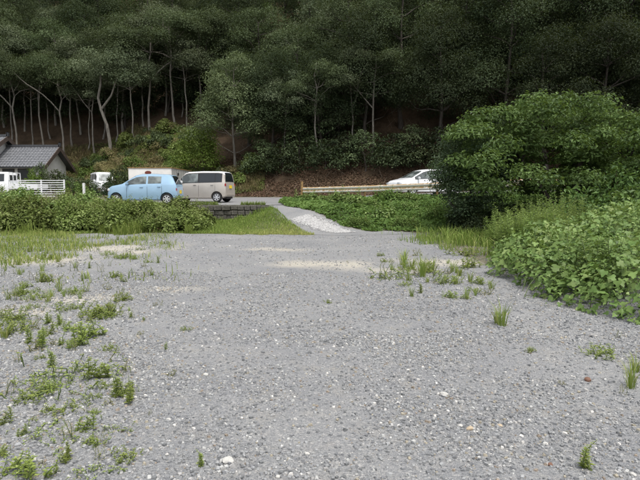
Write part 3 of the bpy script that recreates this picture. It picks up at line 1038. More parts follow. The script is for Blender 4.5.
def build_car(name, label, shape, bodymat, roofmat, wheels, rad, panes, wind, rearw, seams, handles, mirror_x, lamps, tails, plate, zsplit=None, rimmat=None, plate_mat='plate_yellow', dark_band=None):
    root = link(name, None)
    tag(root, label, 'car')
    cm = MB()
    W = shape.W
    for wx in wheels:
        for sd_ in (-1, 1):
            cm.cyl((wx, sd_ * (W - .06), rad * 1.02), rad * 1.16, .46, 'Y', 32)
    me = boolean_cut(shape.body(bodymat, roofmat, zsplit), cm.mesh('cut', M['trim']))
    body = link('body', me, root)
    MB().box((sum(wheels) / 2, 0, rad * .95), ((wheels[1] - wheels[0]) + .9, W * 1.1, rad * .5)).build('underbody', M['trim'], root)
    for wx in wheels:
        for sd_ in (-1, 1):
            wheel(root, wx, sd_ * (W - .10), rad, sd_, rimmat or M['alloy'])
    if dark_band:
        for sd_ in (-1, 1):
            pm = shape.side_pane(dark_band[0], dark_band[1], .03, .95, sd_, 16, .003); pm.materials.append(M['trim']); link('window_surround', pm, root)
    for (a, b, va, vb, gm) in panes:
        for sd_ in (-1, 1):
            pm = shape.side_pane(a, b, va, vb, sd_); pm.materials.append(M[gm])
            link('window', pm, root)
    pm = shape.top_pane(*wind); pm.materials.append(M['glass_painted_view']); link('windscreen', pm, root)
    pm = shape.top_pane(*rearw); pm.materials.append(M['glass']); link('rear_window', pm, root)
    for x in seams:
        for sd_ in (-1, 1):
            seam(shape, root, x, float(shape.zs(x)) + .1, float(shape.zb(x)) - .02, sd_)
    for x, z in handles:
        for sd_ in (-1, 1):
            yy = np.interp(z, [p[1] for p in shape.ring(x)[1:7]], [p[0] for p in shape.ring(x)[1:7]])
            MB().box((x, sd_ * (yy + .012), z), (.17, .03, .03), bev=.008).build('door_handle', bodymat, root, 40)
    for sd_ in (-1, 1):
        zz = float(shape.zb(mirror_x)) + .09
        rr = shape.ring(mirror_x)
        MB().box((mirror_x, sd_ * (rr[6][0] + .09), zz), (.1, .2, .15), bev=.035).build('mirror', bodymat if zsplit is None else roofmat, root, 50)
    for (x, y, z, sx, sy, szz) in lamps:
        for sd_ in (-1, 1):
            MB().box((x, sd_ * y, z), (sx, sy, szz), bev=.03).build('headlight', M['lamp_clear'], root, 50)
    for (x, y, z, sx, sy, szz) in tails:
        for sd_ in (-1, 1):
            MB().box((x, sd_ * y, z), (sx, sy, szz), bev=.02).build('tail_light', M['lamp_red'], root, 50)
    for x, y, z in plate:
        MB().box((x, y, z), (.02, .33, .165)).build('number_plate', M[plate_mat], root)
    # lower bumper trim
    MB().box((shape.x0 + .03, 0, .42), (.1, W * 1.55, .12), bev=.03).build('rear_bumper', bodymat, root, 50)
    MB().box((shape.x1 - .05, 0, .40), (.1, W * 1.4, .12), bev=.03).build('front_bumper', bodymat, root, 50)
    return root


# ---- light blue small hatchback
L2 = 1.6975
hb = CarShape(top=[(-1.70, .42), (-1.695, .72), (-1.66, .93), (-1.50, 1.28), (-1.40, 1.42), (-1.2, 1.455), (-.4, 1.49), (.05, 1.475), (.30, 1.43), (.95, 1.00), (1.15, .955), (1.45, .90), (1.62, .80), (1.68, .62), (1.6975, .40)],
              belt=[(-1.7, 1.0), (-1.0, .985), (.6, .93), (1.1, .90), (1.7, .8)], W=.74,
              sill=[(-1.7, .34), (-1.4, .22), (1.35, .2), (1.7, .26)], roof_in=.15)
car = build_car('hatchback', 'light blue small hatchback parked above the leafy hedge, ahead of the beige van', hb, M['blue_paint'], M['blue_paint'], (-1.21, 1.25), .275,
                [(-.95, -.30, .1, .86, 'glass_painted_view'), (-.22, .78, .1, .86, 'glass_painted_view')], (.33, .93), (-1.64, -1.43), (-.98, -.27, .72), [(-.85, .86), (.0, .84)], .66,
                [(1.6, .52, .72, .18, .26, .14)], [(-1.655, .60, .72, .08, .09, .17)], [(-1.715, 0, .62)])
car.rotation_euler = (0, 0, R(180))
cx = X_at(147, 27.0)
car.location = (cx, 27.0, Hs(cx, 27.0) + .02)

# ---- beige tall van with white roof
vn = CarShape(top=[(-1.70, .40), (-1.695, .9), (-1.66, 1.05), (-1.60, 1.50), (-1.52, 1.61), (-1.3, 1.645), (-.3, 1.66), (.45, 1.635), (.68, 1.56), (1.12, 1.06), (1.25, 1.0), (1.52, .93), (1.64, .80), (1.69, .55), (1.6975, .38)],
              belt=[(-1.7, 1.06), (-1.0, 1.04), (.8, 1.0), (1.2, .96), (1.7, .85)], W=.7375,
              sill=[(-1.7, .32), (-1.4, .2), (1.35, .2), (1.7, .24)], roof_in=.10, ends=.12)
car = build_car('small_van', 'beige tall small van with white roof and yellow rear plate, behind the blue hatchback', vn, M['beige_paint'], M['white_paint'], (-1.2, 1.25), .275,
                [(-1.45, -1.15, .08, .9, 'glass'), (-1.1, -.22, .08, .9, 'glass'), (-.12, .82, .08, .9, 'glass_painted_view')], (.70, 1.1), (-1.655, -1.55), (-1.12, -.17, .86), [(-.95, .93), (.05, .93)], .78,
                [(1.6, .5, .78, .14, .24, .2)], [(-1.665, .625, .93, .08, .09, .16)], [(-1.715, 0, .83)], zsplit=1.5, dark_band=(-1.5, .9))
car.rotation_euler = (0, 0, R(180 - 13))
cx = X_at(202, 29.8)
car.location = (cx, 29.8, Hs(cx, 29.8) + .02)

# ---- white wagon behind the crash barrier
wg = CarShape(top=[(-2.2, .45), (-2.19, .85), (-2.12, 1.0), (-1.95, 1.34), (-1.8, 1.44), (-1.2, 1.5), (-.3, 1.53), (.25, 1.49), (.5, 1.42), (1.32, .99), (1.5, .95), (1.9, .86), (2.12, .72), (2.19, .55), (2.2, .38)],
              belt=[(-2.2, 1.0), (-1.0, .97), (.8, .92), (1.3, .88), (2.2, .72)], W=.85,
              sill=[(-2.2, .34), (-1.8, .2), (1.8, .19), (2.2, .24)], roof_in=.18)
car = build_car('station_wagon', 'white station wagon parked on the road behind the rusty crash barrier', wg, M['white_paint'], M['white_paint'], (-1.35, 1.32), .31,
                [(-1.85, -1.3, .1, .86, 'glass'), (-1.2, -.32, .1, .86, 'glass'), (-.22, 1.08, .1, .86, 'glass_painted_view')], (.54, 1.29), (-2.1, -1.9), (-1.25, -.27, .95), [(-1.1, .87), (-.05, .85)], .95,
                [(2.05, .62, .68, .22, .3, .14)], [(-2.1, .7, .85, .12, .2, .2)], [(-2.215, 0, .7)], plate_mat='plate_white', dark_band=(-1.9, 1.15))
car.rotation_euler = (0, 0, R(180 + 22))
cx = X_at(424, 32.2)
car.location = (cx, 32.2, Hs(cx, 32.2) + .02)

# ---- white microvan farther off
mv = CarShape(top=[(-1.65, .40), (-1.64, 1.05), (-1.58, 1.65), (-1.45, 1.84), (-.3, 1.88), (.85, 1.84), (1.05, 1.74), (1.45, 1.05), (1.58, .95), (1.64, .6), (1.65, .38)],
              belt=[(-1.7, 1.12), (.9, 1.08), (1.3, 1.0), (1.7, .85)], W=.7375, sill=[(-1.65, .32), (1.35, .22), (1.65, .26)], roof_in=.1, ends=.1)
car = build_car('micro_van', 'white microvan parked among the hedges beyond the white slatted fence', mv, M['white_paint'], M['white_paint'], (-1.1, 1.1), .27,
                [(-1.45, -.85, .1, .88, 'glass'), (-.75, .2, .1, .88, 'glass'), (.3, 1.1, .1, .88, 'glass')], (1.08, 1.42), (-1.635, -1.52), (-.8, .25, 1.0), [(-.6, .98), (.4, .98)], 1.0,
                [(1.58, .5, .72, .12, .24, .18)], [(-1.6, .66, .8, .1, .1, .3)], [(-1.66, 0, .7)])
car.rotation_euler = (0, 0, R(-56))
cx = X_at(103, 46.3)
car.location = (cx, 46.3, Hs(cx, 46.3) + .04)

# ---- white flatbed microtruck
cab = CarShape(top=[(.02, .5), (.03, 1.0), (.05, 1.55), (.12, 1.73), (.3, 1.77), (.8, 1.77), (.98, 1.7), (1.28, 1.05), (1.36, .9), (1.4, .6), (1.41, .35)],
               belt=[(0, 1.08), (.8, 1.06), (1.4, .95)], W=.735, sill=[(0, .35), (1.4, .3)], roof_in=.1, ends=.06)
root = link('flatbed_truck', None)
tag(root, 'white flatbed microtruck parked behind the white slatted fence', 'truck')
me = cab.body(M['white_paint'], M['white_paint']); me.shade_smooth(); me.set_sharp_from_angle(angle=R(32))
link('cab', me, root)
for sd_ in (-1, 1):
    pm = cab.side_pane(.3, 1.2, .08, .9, sd_); pm.materials.append(M['glass']); link('window', pm, root)
    MB().box((1.2, sd_ * .85, 1.2), (.06, .14, .2), bev=.02).build('mirror', M['trim'], root, 50)
    wheel(root, 1.0, sd_ * .64, .27, sd_, M['alloy']); wheel(root, -1.15, sd_ * .64, .27, sd_, M['alloy'])
    MB().box((-1.0, sd_ * .70, .80), (1.94, .03, .28)).build('side_gate', M['white_paint'], root)
pm = cab.top_pane(1.0, 1.27); pm.materials.append(M['glass']); link('windscreen', pm, root)
for k in (-1, 0, 1):
    MB().box((.018, k * .38, 1.38), (.02, .34, .36), bev=.004).build('rear_window', M['glass'], root)
MB().box((-1.0, 0, .63), (1.94, 1.42, .05)).build('load_bed', M['white_paint'], root)
MB().box((-1.985, 0, .80), (.03, 1.43, .28)).build('tailgate', M['white_paint'], root)
MB().box((-.9, 0, .48), (2.3, .7, .16)).build('chassis', M['trim'], root)
hb_ = MB()
for a_, b_ in [((-.06, -.68, .66), (-.06, -.68, 1.72)), ((-.06, .68, .66), (-.06, .68, 1.72)), ((-.06, -.7, 1.72), (-.06, .7, 1.72)), ((-.06, -.7, 1.15), (-.06, .7, 1.15)), ((-.06, -.22, 1.15), (-.06, -.22, 1.72)), ((-.06, .22, 1.15), (-.06, .22, 1.72))]:
    hb_.bar(a_, b_, .04)
hb_.build('headboard_frame', M['white_paint'], root)
root.rotation_euler = (0, 0, R(180)); root.location = (-21.4, 38.0, Hs(-21.4, 38.0) + .02)

# ------------------------------------------------------------------ crash barrier
m, nt, out = new_mat('barrier_steel')
tc = N(nt, 'ShaderNodeTexCoord')
mp = N(nt, 'ShaderNodeMapping'); mp.inputs['Scale'].default_value = (1.2, 6, 6)
nt.links.new(tc.outputs['Object'], mp.inputs['Vector'])
n1 = noise(nt, 2.0, 6, .7, mp.outputs[0])
edge_groove = N(nt, 'ShaderNodeAttribute', attribute_name='tint')
f = math_(nt, 'ADD', n1, math_(nt, 'MULTIPLY', edge_groove.outputs['Fac'], .30))
cc = ramp(nt, f, [(.62, (.72, .71, .68)), (.70, (.58, .52, .42)), (.78, (.42, .29, .13)), (.95, (.28, .16, .06))])
bsdf(nt, out, cc, .6, n1, .2, .01, .1, .4)
M['barrier'] = m
M['rust'] = plain('rust', (.30, .19, .075), .85, 0, 9, .45, .3)
A = np.array([-1.0, 33.6]); B = np.array([9.6, 25.4])
E = np.array([17.0, 19.6])
prof = [(-.02, .35), (.02, .335), (.045, .30), (.045, .255), (-.005, .195), (-.005, .155), (.045, .095), (.045, .05), (.02, .015), (-.02, 0)]
rust_shadow = [1, 1, .15, 0, .9, .9, .0, .1, 1]  # rust at the edges; the groove's rusty tone also paints its shadow
root = link('crash_barrier', None, None, (A[0], A[1], Hs(*A)))
tag(root, 'weathered white corrugated steel crash barrier with rusty edges along the road', 'barrier')
def barrier_run(P, Q, n):
    d = Q - P; L = np.hypot(*d); d = d / L; nrm = np.array([d[1], -d[0]])
    if nrm[1] > 0: nrm = -nrm
    seg = L / n
    for i in range(n):
        p0 = P + d * seg * i; p1 = P + d * (seg * (i + 1) + .12)
        V_, F_, T_ = [], [], []
        for k, p in enumerate((p0, p1)):
            zb_ = Hs(*p) + (.43 if p[0] < 9.6 else .43)
            for (o_, z_) in prof:
                q = p + nrm * (o_ + .07 + .004 * (i % 2))
                V_.append((q[0] - A[0], q[1] - A[1], zb_ + z_ - root.location.z))
        m_ = len(prof)
        for j in range(m_ - 1):
            F_.append((j, j + 1, m_ + j + 1, m_ + j)); T_.append(rust_shadow[j])
        me_ = mesh_np('rail_beam', np.array(V_), np.array(F_), [M['barrier']], np.array(T_))
        o_ = link('rail_beam', me_, root)
        md = o_.modifiers.new('t', 'SOLIDIFY'); md.thickness = .006
        z = Hs(*p0)
        pp = MB()
        pp.cyl((p0[0] - A[0] - nrm[0] * .03, p0[1] - A[1] - nrm[1] * .03, z + .38 - root.location.z), .06, .86, 'Z', 12)
        pp.build('post', M['rust'], root, 40)
barrier_run(A, B, 3)
barrier_run(B, E, 2)
MB().cyl((-.12, .05, .55), .075, 1.2, 'Z', 12).build('end_post', M['rust'], root, 40)

# ------------------------------------------------------------------ low stone wall under the parked cars
M['wall_stone'] = plain('wall_stone', (.085, .08, .066), .95, 0, 4, .6, 1.0)
M['wall_joint'] = plain('wall_joint', (.045, .042, .036), .95, 0, 8, .4)
root = link('retaining_wall', None, None, (-2.4, WALL_Y, 0))
tag(root, 'low dark weathered stone retaining wall beneath the parked van', 'wall')
rw = np.random.default_rng(8)
xw0, xw1 = -14.0, -2.4
bk = MB()
bk.box(((xw0 - xw1) / 2, .10, .40), (xw1 - xw0, .14, .92))
bk.build('backing', M['wall_joint'], root)
blocks = []
for v in range(6):
    bm = bmesh.new(); bmesh.ops.create_cube(bm, size=1.0)
    bmesh.ops.bevel(bm, geom=bm.edges[:], offset=.1, segments=1, affect='EDGES')
    for vv in bm.verts: vv.co += Vector(rw.normal(size=3) * .025)
    me = bpy.data.meshes.new('stone_block'); bm.to_mesh(me); bm.free(); me.materials.append(M['wall_stone']); blocks.append(me)
z = -.05
for row in range(4):
    h = .22 + .03 * rw.random()
    x = xw0 + rw.random() * .3
    while x < xw1 - .1:
        w = .2 + .34 * rw.random()
        gz = Hs(x + w / 2, 25.2)
        top_lim = float(plateau(np.array([x]), np.array([25.4]))[0])
        if z + h > gz - .1 and z + h * .6 < top_lim:
            link('stone_block', blocks[rw.integers(6)], root, (x + w / 2 - root.location.x, -.03 + .02 * rw.normal(), z + h / 2), (rw.normal() * .03, rw.normal() * .03, rw.normal() * .03), (w - .02, .22 + .05 * rw.random(), (h - .02) * (.82 + .3 * rw.random())))
        x += w
    z += h
cp = MB()
for i in range(12):
    xa = xw0 + (xw1 - xw0) * i / 12
    link('coping', blocks[i % 6], root, (xa + .48 - root.location.x, .1, .845), (0, 0, 0), (.95, .36, .1))

# ------------------------------------------------------------------ house with grey tiled roofs
def tile_mat():
    m, nt, out = new_mat('roof_tile')
    oi = N(nt, 'ShaderNodeObjectInfo')
    nz = noise(nt, 5, 5)
    c = ramp(nt, nz, [(.3, (.10, .105, .115)), (.7, (.20, .205, .215))])
    bsdf(nt, out, c, .45, nz, .2, .01, 0, .5)
    return m
M['tile'] = tile_mat()
M['tile_dark'] = plain('tile_dark', (.055, .057, .062), .5, 0, 6, .35)
M['plaster'] = plain('plaster', (.72, .71, .69), .85, 0, 3, .12)
M['timber'] = plain('timber', (.07, .05, .04), .8, 0, 6, .4)
M['window_dark'] = plain('window_dark', (.03, .033, .035), .12, 0, 3, .2)


def house_wing(root, x0, x1, yf, yb_, z0, ez, rz_, gable_right=True, sfx=''):
    """ridge along x; parts relative to the root"""
    ox, oy, oz = root.location
    ym = (yf + yb_) / 2
    MB().prism([(x0 - ox, yf - oy, z0 - oz), (x0 - ox, yb_ - oy, z0 - oz), (x0 - ox, yb_ - oy, ez - oz), (x0 - ox, ym - oy, rz_ - oz - .12), (x0 - ox, yf - oy, ez - oz)], (x1 - x0, 0, 0)).build('wall', M['plaster'], root)
    ov = .6
    sl = (rz_ - ez) / (ym - yf)
    for sgn, ye in ((-1, yf), (1, yb_)):
        eo = ye + sgn * ov; ze = ez - sl * ov
        a = Vector((0, ym - oy, rz_ - oz)); b = Vector((0, eo - oy, ze - oz))
        sm_ = MB()
        sm_.prism([(x0 - ov - ox, a.y, a.z - .1), (x0 - ov - ox, b.y, b.z - .1), (x0 - ov - ox, b.y, b.z), (x0 - ov - ox, a.y, a.z)], (x1 - x0 + 2 * ov, 0, 0))
        slope = sm_.build('roof', M['tile_dark'], root)
        if sgn < 0:
            # courses of pan tiles: rows stepped, each row a corrugated strip
            rows = 12; nc = int((x1 - x0 + 2 * ov) / .28)
            strip = None
            L = (b - a)
            for i in range(rows):
                p0 = a + L * (i / rows); p1 = a + L * ((i + 1.08) / rows)
                V_, F_ = [], []
                m_ = nc * 6 + 1
                nrm = Vector((0, -L.z, L.y)).normalized()
                if nrm.z < 0: nrm = -nrm
                for (pt, dz) in ((p0, .012), (p1, .05)):
                    for j in range(m_):
                        xx = x0 - ov - ox + (x1 - x0 + 2 * ov) * j / (m_ - 1)
                        wv = .03 * abs(math.sin(math.pi * j / 6)) + dz
                        V_.append((xx, pt.y + nrm.y * wv, pt.z + nrm.z * wv))
                F_ = [(j, j + 1, m_ + j + 1, m_ + j) for j in range(m_ - 1)]
                link('tile_course', mesh_np('tile_course', np.array(V_), np.array(F_), [M['tile']]), slope)
        # verge board at the gable end
        for xe in (x1 + ov,):
            MB().prism([(xe - ox, a.y, a.z - .34), (xe - ox, b.y, b.z - .28), (xe - ox, b.y, b.z + .1), (xe - ox, a.y, a.z + .1)], (.07, 0, 0)).build('verge_board', M['timber'], root)
    rd = MB()
    rd.box(((x0 + x1) / 2 - ox, ym - oy, rz_ - oz + .1), (x1 - x0 + 2 * ov + .1, .3, .26), bev=.05)
    ridge = rd.build('ridge', M['tile_dark'], root)
    MB().box((x1 + ov + .03 - ox, ym - oy, rz_ - oz + .22), (.16, .46, .5), bev=.08).build('ridge_end_tile', M['tile_dark'], ridge)
    return ridge


root = link('house', None, None, (-28, 50, Hs(-28, 48)))
tag(root, 'single-storey house with grey tiled gable roofs and white plaster walls below the wood', 'house')
house_wing(root, -29.2, -25.4, 49.6, 54.4, 1.0, 4.15, 5.75)
house_wing(root, -40, -29.9, 47.6, 55.0, 1.0, 4.75, 6.65)
hx, hy, hz = root.location
MB().cyl((-25.39 - hx, 52 - hy, 5.05 - hz), .16, .04, 'X', 14).build('gable_vent', M['window_dark'], root)
for xw in (-28.4, -27.0):
    w = MB().box((xw - hx, 49.58 - hy, 3.1 - hz), (1.1, .06, 1.0)).build('window', M['timber'], root)
    MB().box((xw - hx, 49.54 - hy, 3.1 - hz), (.98, .02, .88)).build('pane', M['window_dark'], w)

# ------------------------------------------------------------------ white fence by the truck
root = link('slatted_fence', None, None, (-19.4, 35.2, Hs(-19.4, 35.2)))
tag(root, 'white metal fence of thin horizontal bars in front of the flatbed truck', 'fence')
fx0, fx1 = X_at(20, 35.2) + 19.4, X_at(65.5, 35.2) + 19.4
for x in np.linspace(fx0, fx1, 3):
    MB().box((x, 0, .62), (.09, .07, 1.28), bev=.01).build('post', M['white_paint'], root)
for i in range(8):
    MB().box(((fx0 + fx1) / 2, -.03, .2 + .145 * i), (fx1 - fx0 + .1, .025, .045)).build('slat', M['white_paint'], root)
o = MB().box((0, 0, .5), (.14, .14, 1.1), bev=.02).build('marker_post', plain('marker_post', (.66, .66, .64), .7), None, 40, loc=(X_at(85, 34), 34, Hs(X_at(85, 34), 34)))
tag(o, 'short pale square post standing on open ground between the fence and the blue car', 'post')

# ------------------------------------------------------------------ storage container
root = link('storage_container', None, None, (-12.2, 40.0, Hs(-12.2, 39.0)))
tag(root, 'white box container with rusty roof edge and dark red badge behind the blue hatchback', 'container')
gz = root.location.z
bx = MB().box((0, 2.0, (3.1 - gz) / 2 + .1), (3.1, 6.0, 3.0 - gz + .1), bev=.02).build('box', plain('box_white', (.74, .72, .68), .6, 0, 3, .1), root)
M['box_white_shaded'] = plain('box_white_shaded', (.40, .40, .38), .7, 0, 3, .15)  # shade on the white box's side, put into a greyer colour
ht = 3.1 - gz
for i in range(9):
    MB().box((1.566, -.7 + i * .68, ht / 2 + .1), (.03, .10, ht - .12)).build('side_rib', M['box_white_shaded'], root)
MB().box((1.553, 2.0, ht / 2 + .1), (.01, 5.9, ht - .1)).build('side_shade_sheet', M['box_white_shaded'], root)  # thin added sheet that carries the painted shade of this side
MB().box((0, 2.0, ht + .13), (3.2, 6.1, .05)).build('roof_edge', M['rust'], root)
for i in range(2):
    MB().box((-.76 + i * 1.5, -1.012, ht / 2 + .1), (1.42, .02, ht - .25), bev=.004).build('door_leaf', plain('leaf_white', (.76, .74, .70), .55, 0, 2, .1), root)
bd = MB(); bd.cyl((0, -1.03, 0), .13, .02, 'Y', 20)
b_ = bd.build('badge', plain('badge_red', (.16, .035, .02), .6), root, 40); b_.scale = (1.8, 1, 1); b_.location = (-.12, 0, ht - .22)
MB().box((1.62, .6, ht - .28), (.02, .3, .2)).build('side_mark', M['trim'], root)

# ================================================================== plants near the lot
def grass_blades(x, y, h, w, r, lean=.35, tint=None):
    n = len(x)
    z = H(x, y)
    a = r.random(n) * 6.283
    d = np.stack([np.cos(a), np.sin(a), np.zeros(n)], 1)
    s = np.stack([-np.sin(a), np.cos(a), np.zeros(n)], 1)
    ln = lean * r.random(n)[:, None]
    p = np.stack([x, y, z - .01], 1)
    hh = h[:, None]; ww = w[:, None]
    up = np.array([0, 0, 1.0])
    v0 = p - s * ww * .5; v1 = p + s * ww * .5
    mid = p + up * hh * .6 + d * hh * ln * .35
    v2 = mid + s * ww * .4; v3 = mid - s * ww * .4
    tip = p + up * hh * (1 - .25 * ln) + d * hh * ln
    v4 = tip + s * ww * .06; v5 = tip - s * ww * .06
    Vv = np.stack([v0, v1, v2, v3, v4, v5], 1).reshape(-1, 3)
    b = 6 * np.arange(n)[:, None]
    Fv = np.concatenate([b + np.array([[0, 1, 2, 3]]), b + np.array([[3, 2, 4, 5]])], 1).reshape(-1, 4)
    t = np.clip(.5 + .22 * r.normal(size=n), 0, 1) if tint is None else tint
    return Vv, Fv, np.repeat(t, 2)


def scatter(n, x0, x1, y0, y1, mask, r):
    x = r.uniform(x0, x1, n); y = r.uniform(y0, y1, n)
    k = mask(x, y) > 0
    return x[k], y[k]


r = np.random.default_rng(55)
# lawn verge in front of the low wall
x, y = scatter(120000, -16, 0, 18.2, 25.4, lawn_mask, r)
hh = (.03 + .09 * r.random(len(x)) ** 1.5) * (.4 + 1.3 * fbm(x * .8, y * .8, 61))
nearw = np.clip((y - 23.6) / 1.6, 0, 1); hh = hh * (1 + 1.3 * nearw * (fbm(x * 1.7, y * 1.7, 66) > .5))
yel = np.clip((x + 4.4) / 3.0, 0, 1) * np.clip((22.6 - y) / 2.5, 0, 1) + .5 * np.clip((20 - y) / 1.5, 0, 1)
tt = np.clip(.4 + .2 * r.normal(size=len(x)) + .45 * yel + .25 * (fbm(x * .6, y * .6, 63) - .45), 0, 1)
o = link('verge_grass', mesh_np('verge_grass', *grass_blades(x, y, hh, .012 + .012 * r.random(len(x)), r, .6, tt)[:2], [M['grass']], np.repeat(tt, 2)))
tag(o, 'bright green grass verge in front of the low stone wall', 'grass', kind='stuff')

# grass creeping over the gravel beside the hedge, thinning towards the open lot
x = r.uniform(-15, -2, 120000); y = r.uniform(8.0, 20.6, 120000)
dens = smooth((fbm(x * .75, y * .75, 71) - .36) / .25) * np.clip((-x - .30 * y) / 2.2 + .35, 0, 1) * np.clip((y - 8) / 6, .05, 1)
k = r.random(len(x)) < dens * .8
x, y = x[k], y[k]
o = link('creeping_grass', mesh_np('creeping_grass', *grass_blades(x, y, .04 + .2 * r.random(len(x)) ** 2.5, .009 + .010 * r.random(len(x)), r, .8)[:2], [M['grass']], np.repeat(np.clip(.6 + .25 * r.normal(size=len(x)), 0, 1), 2)))
tag(o, 'sparse grass creeping over the gravel in front of the leafy hedge', 'grass', kind='stuff')
# rank grass along the foot of the hedge
x = r.uniform(-15, -4.6, 17000); y = 19.6 + .5 * r.normal(size=17000)
k = fbm(x * .7, y * .4, 77) > np.interp(x, [-15, -10, -9, -7.5, -5, -4], [.3, .36, .5, .5, .34, .45])
x, y = x[k], y[k]
o = link('rank_grass', mesh_np('rank_grass', *grass_blades(x, y, .08 + .62 * r.random(len(x)) ** 2.4 * (.4 + 1.1 * fbm(x * 1.5, y * 1.5, 79)), .012 + .012 * r.random(len(x)), r, .9)[:2], [M['grass']], np.repeat(np.clip(.42 + .2 * r.normal(size=len(x)), 0, 1), 2)))
tag(o, 'long grass growing along the foot of the leafy hedge', 'grass', kind='stuff')
# grass by the tall weeds, where the drive meets the lot
x = r.normal(4.5, 1.2, 26000); y = r.normal(16.0, 1.7, 26000)
k = (r.random(len(x)) < .34 * smooth((fbm(x * 1.2, y * 1.2, 83) - .40) / .25)) & (x > 2.1 + .25 * (18 - y)) & (y < 19.4) & (y > 10.8)
x, y = x[k], y[k]
o = link('corner_grass', mesh_np('corner_grass', *grass_blades(x, y, .06 + .5 * r.random(len(x)) ** 2.2, .010 + .012 * r.random(len(x)), r, .9)[:2], [M['grass']], np.repeat(np.clip(.5 + .25 * r.normal(size=len(x)), 0, 1), 2)))
tag(o, 'tufted grass between the drive and the tall weeds', 'grass', kind='stuff')

x = r.uniform(-12, -2.6, 5000); y = 25.55 + .18 * r.normal(size=5000)
k = (fbm(x * 1.3, y * .5, 87) > .42) & (y > 25.3); x, y = x[k], y[k]
vv, ff, tt_ = grass_blades(x, np.maximum(y, 25.45), .08 + .22 * r.random(len(x)), .012 + .012 * r.random(len(x)), r, 1.1)
tag(link('wall_top_grass', mesh_np('wall_top_grass', vv, ff, [M['grass']], tt_ * .7)), 'ragged grass growing along the top of the low wall', 'grass', kind='stuff')
# ---- leafy cover on the slope below the crash barrier
x, y = scatter(150000, -2.3, 14, 15, 34, cover_mask, r)
dk = np.hypot(x - 0, y) ; k = r.random(len(x)) < np.clip(24 / dk, 0, 1) ** 2 * 1.1
x, y = x[k], y[k]
bumpy = .05 + .34 * fbm(x * 1.15, y * 1.15, 91) ** 1.2 + .34 * np.clip(fbm(x * 2.6, y * 2.6, 93) - .45, 0, 1)
edge_in = np.minimum(1, .35 + 1.0 * (y - np.interp(x, [-2.2, -1.6, -.1, .97, 1.94, 3.0, 4.6, 6, 12], [29, 25.2, 22.8, 21.2, 20.4, 20.2, 20.0, 18.8, 15.5])) / 1.2)
z = H(x, y) + bumpy * np.clip(edge_in, .15, 1) * (.35 + .65 * r.random(len(x)) ** .5)
nn = np.stack([.5 * r.normal(size=len(x)), -.25 + .5 * r.normal(size=len(x)), np.ones(len(x))], 1)
S = .08 + .08 * r.random(len(x))
Vv, Fv = quads_from(np.stack([x, y, z], 1), nn, S, S * .75, r)
t = np.clip(.42 + .2 * r.normal(size=len(x)) + .9 * (fbm(x * 1.3, y * 1.3, 95) - .45), 0, 1)
tag(link('leafy_cover', mesh_np('leafy_cover', Vv, Fv, [M['leaf_cover']], t)), 'low green weeds covering the slope below the crash barrier', 'ground cover', kind='stuff')


# ---- bushes
def bush_meshes(seed, rx, ry, h, leaf, dens, size, nc=18, asp=.55, spiky=0):
    r = np.random.default_rng(seed)
    cl = []
    for i in range(nc):
        a = r.random() * 6.283; q = math.sqrt(r.random())
        x, y = rx * q * math.cos(a), ry * q * math.sin(a)
        top = h * (1 - .55 * q ** 2) * (.7 + .45 * r.random())
        s = .26 * min(rx, ry) * (.8 + .6 * r.random())
        cl.append((x, y, max(s * .5, top - s * .6), s * 1.15, s * 1.15, s))
        if top > 2.2 * s: cl.append((x * 1.1, y * 1.1, top * .45, s * 1.2, s * 1.2, s * 1.1))
    Vl, Fl, T = clump_leaves(cl, dens, size, r, low=-.7, up=.6, aspect=asp)
    st = []
    for c in cl[::2]:
        st.append(tube_np(curved((c[0] * .2, c[1] * .2, -.05), (c[0], c[1], c[2] + c[5] * .6), r, .08, 5), np.linspace(.022, .006, 5), 5))
    if spiky:
        # upright shoots that break the outline
        P_, N_, S_ = [], [], []
        for i in range(spiky):
            a = r.random() * 6.283; q = math.sqrt(r.random()) * .95
            b = np.array([rx * q * math.cos(a), ry * q * math.sin(a), h * (.75 - .35 * q)])
            e = b + np.array([r.normal() * .1, r.normal() * .1, .3 + .35 * r.random()])
            st.append(tube_np(np.array([b, e]), [.006, .002], 4))
            for k in range(14):
                t = (k + 1) / 14; ang = k * 2.4
                P_.append(b + (e - b) * t + np.array([math.cos(ang), math.sin(ang), 0]) * size * .4); N_.append((math.cos(ang) * .4, math.sin(ang) * .4, 1)); S_.append(size * (1.1 - .5 * t))
        v2, f2 = quads_from(np.array(P_), np.array(N_), np.array(S_), np.array(S_) * asp, r)
        Fl = np.concatenate([Fl, f2 + len(Vl)]); Vl = np.concatenate([Vl, v2]); T = np.concatenate([T, np.clip(.7 + .15 * r.normal(size=len(f2)), 0, 1)])
    return mesh_np('stems', *join_np(st), [M['stem_brown']], smooth_shade=True), mesh_np('foliage', Vl, Fl, [leaf], T)


def make_bush(name, ms, x, y, label, group=None, rz=0, s=1, sz=None, cat='bush', z=None):
    root = link(name, None, None, (x, y, (Hs(x, y) if z is None else z) - .03), (0, 0, rz), (s, s, sz or s))
    tag(root, label, cat, group)
    tag(link('stem', ms[0], root), kind='stuff'); link('foliage', ms[1], root)
    return root


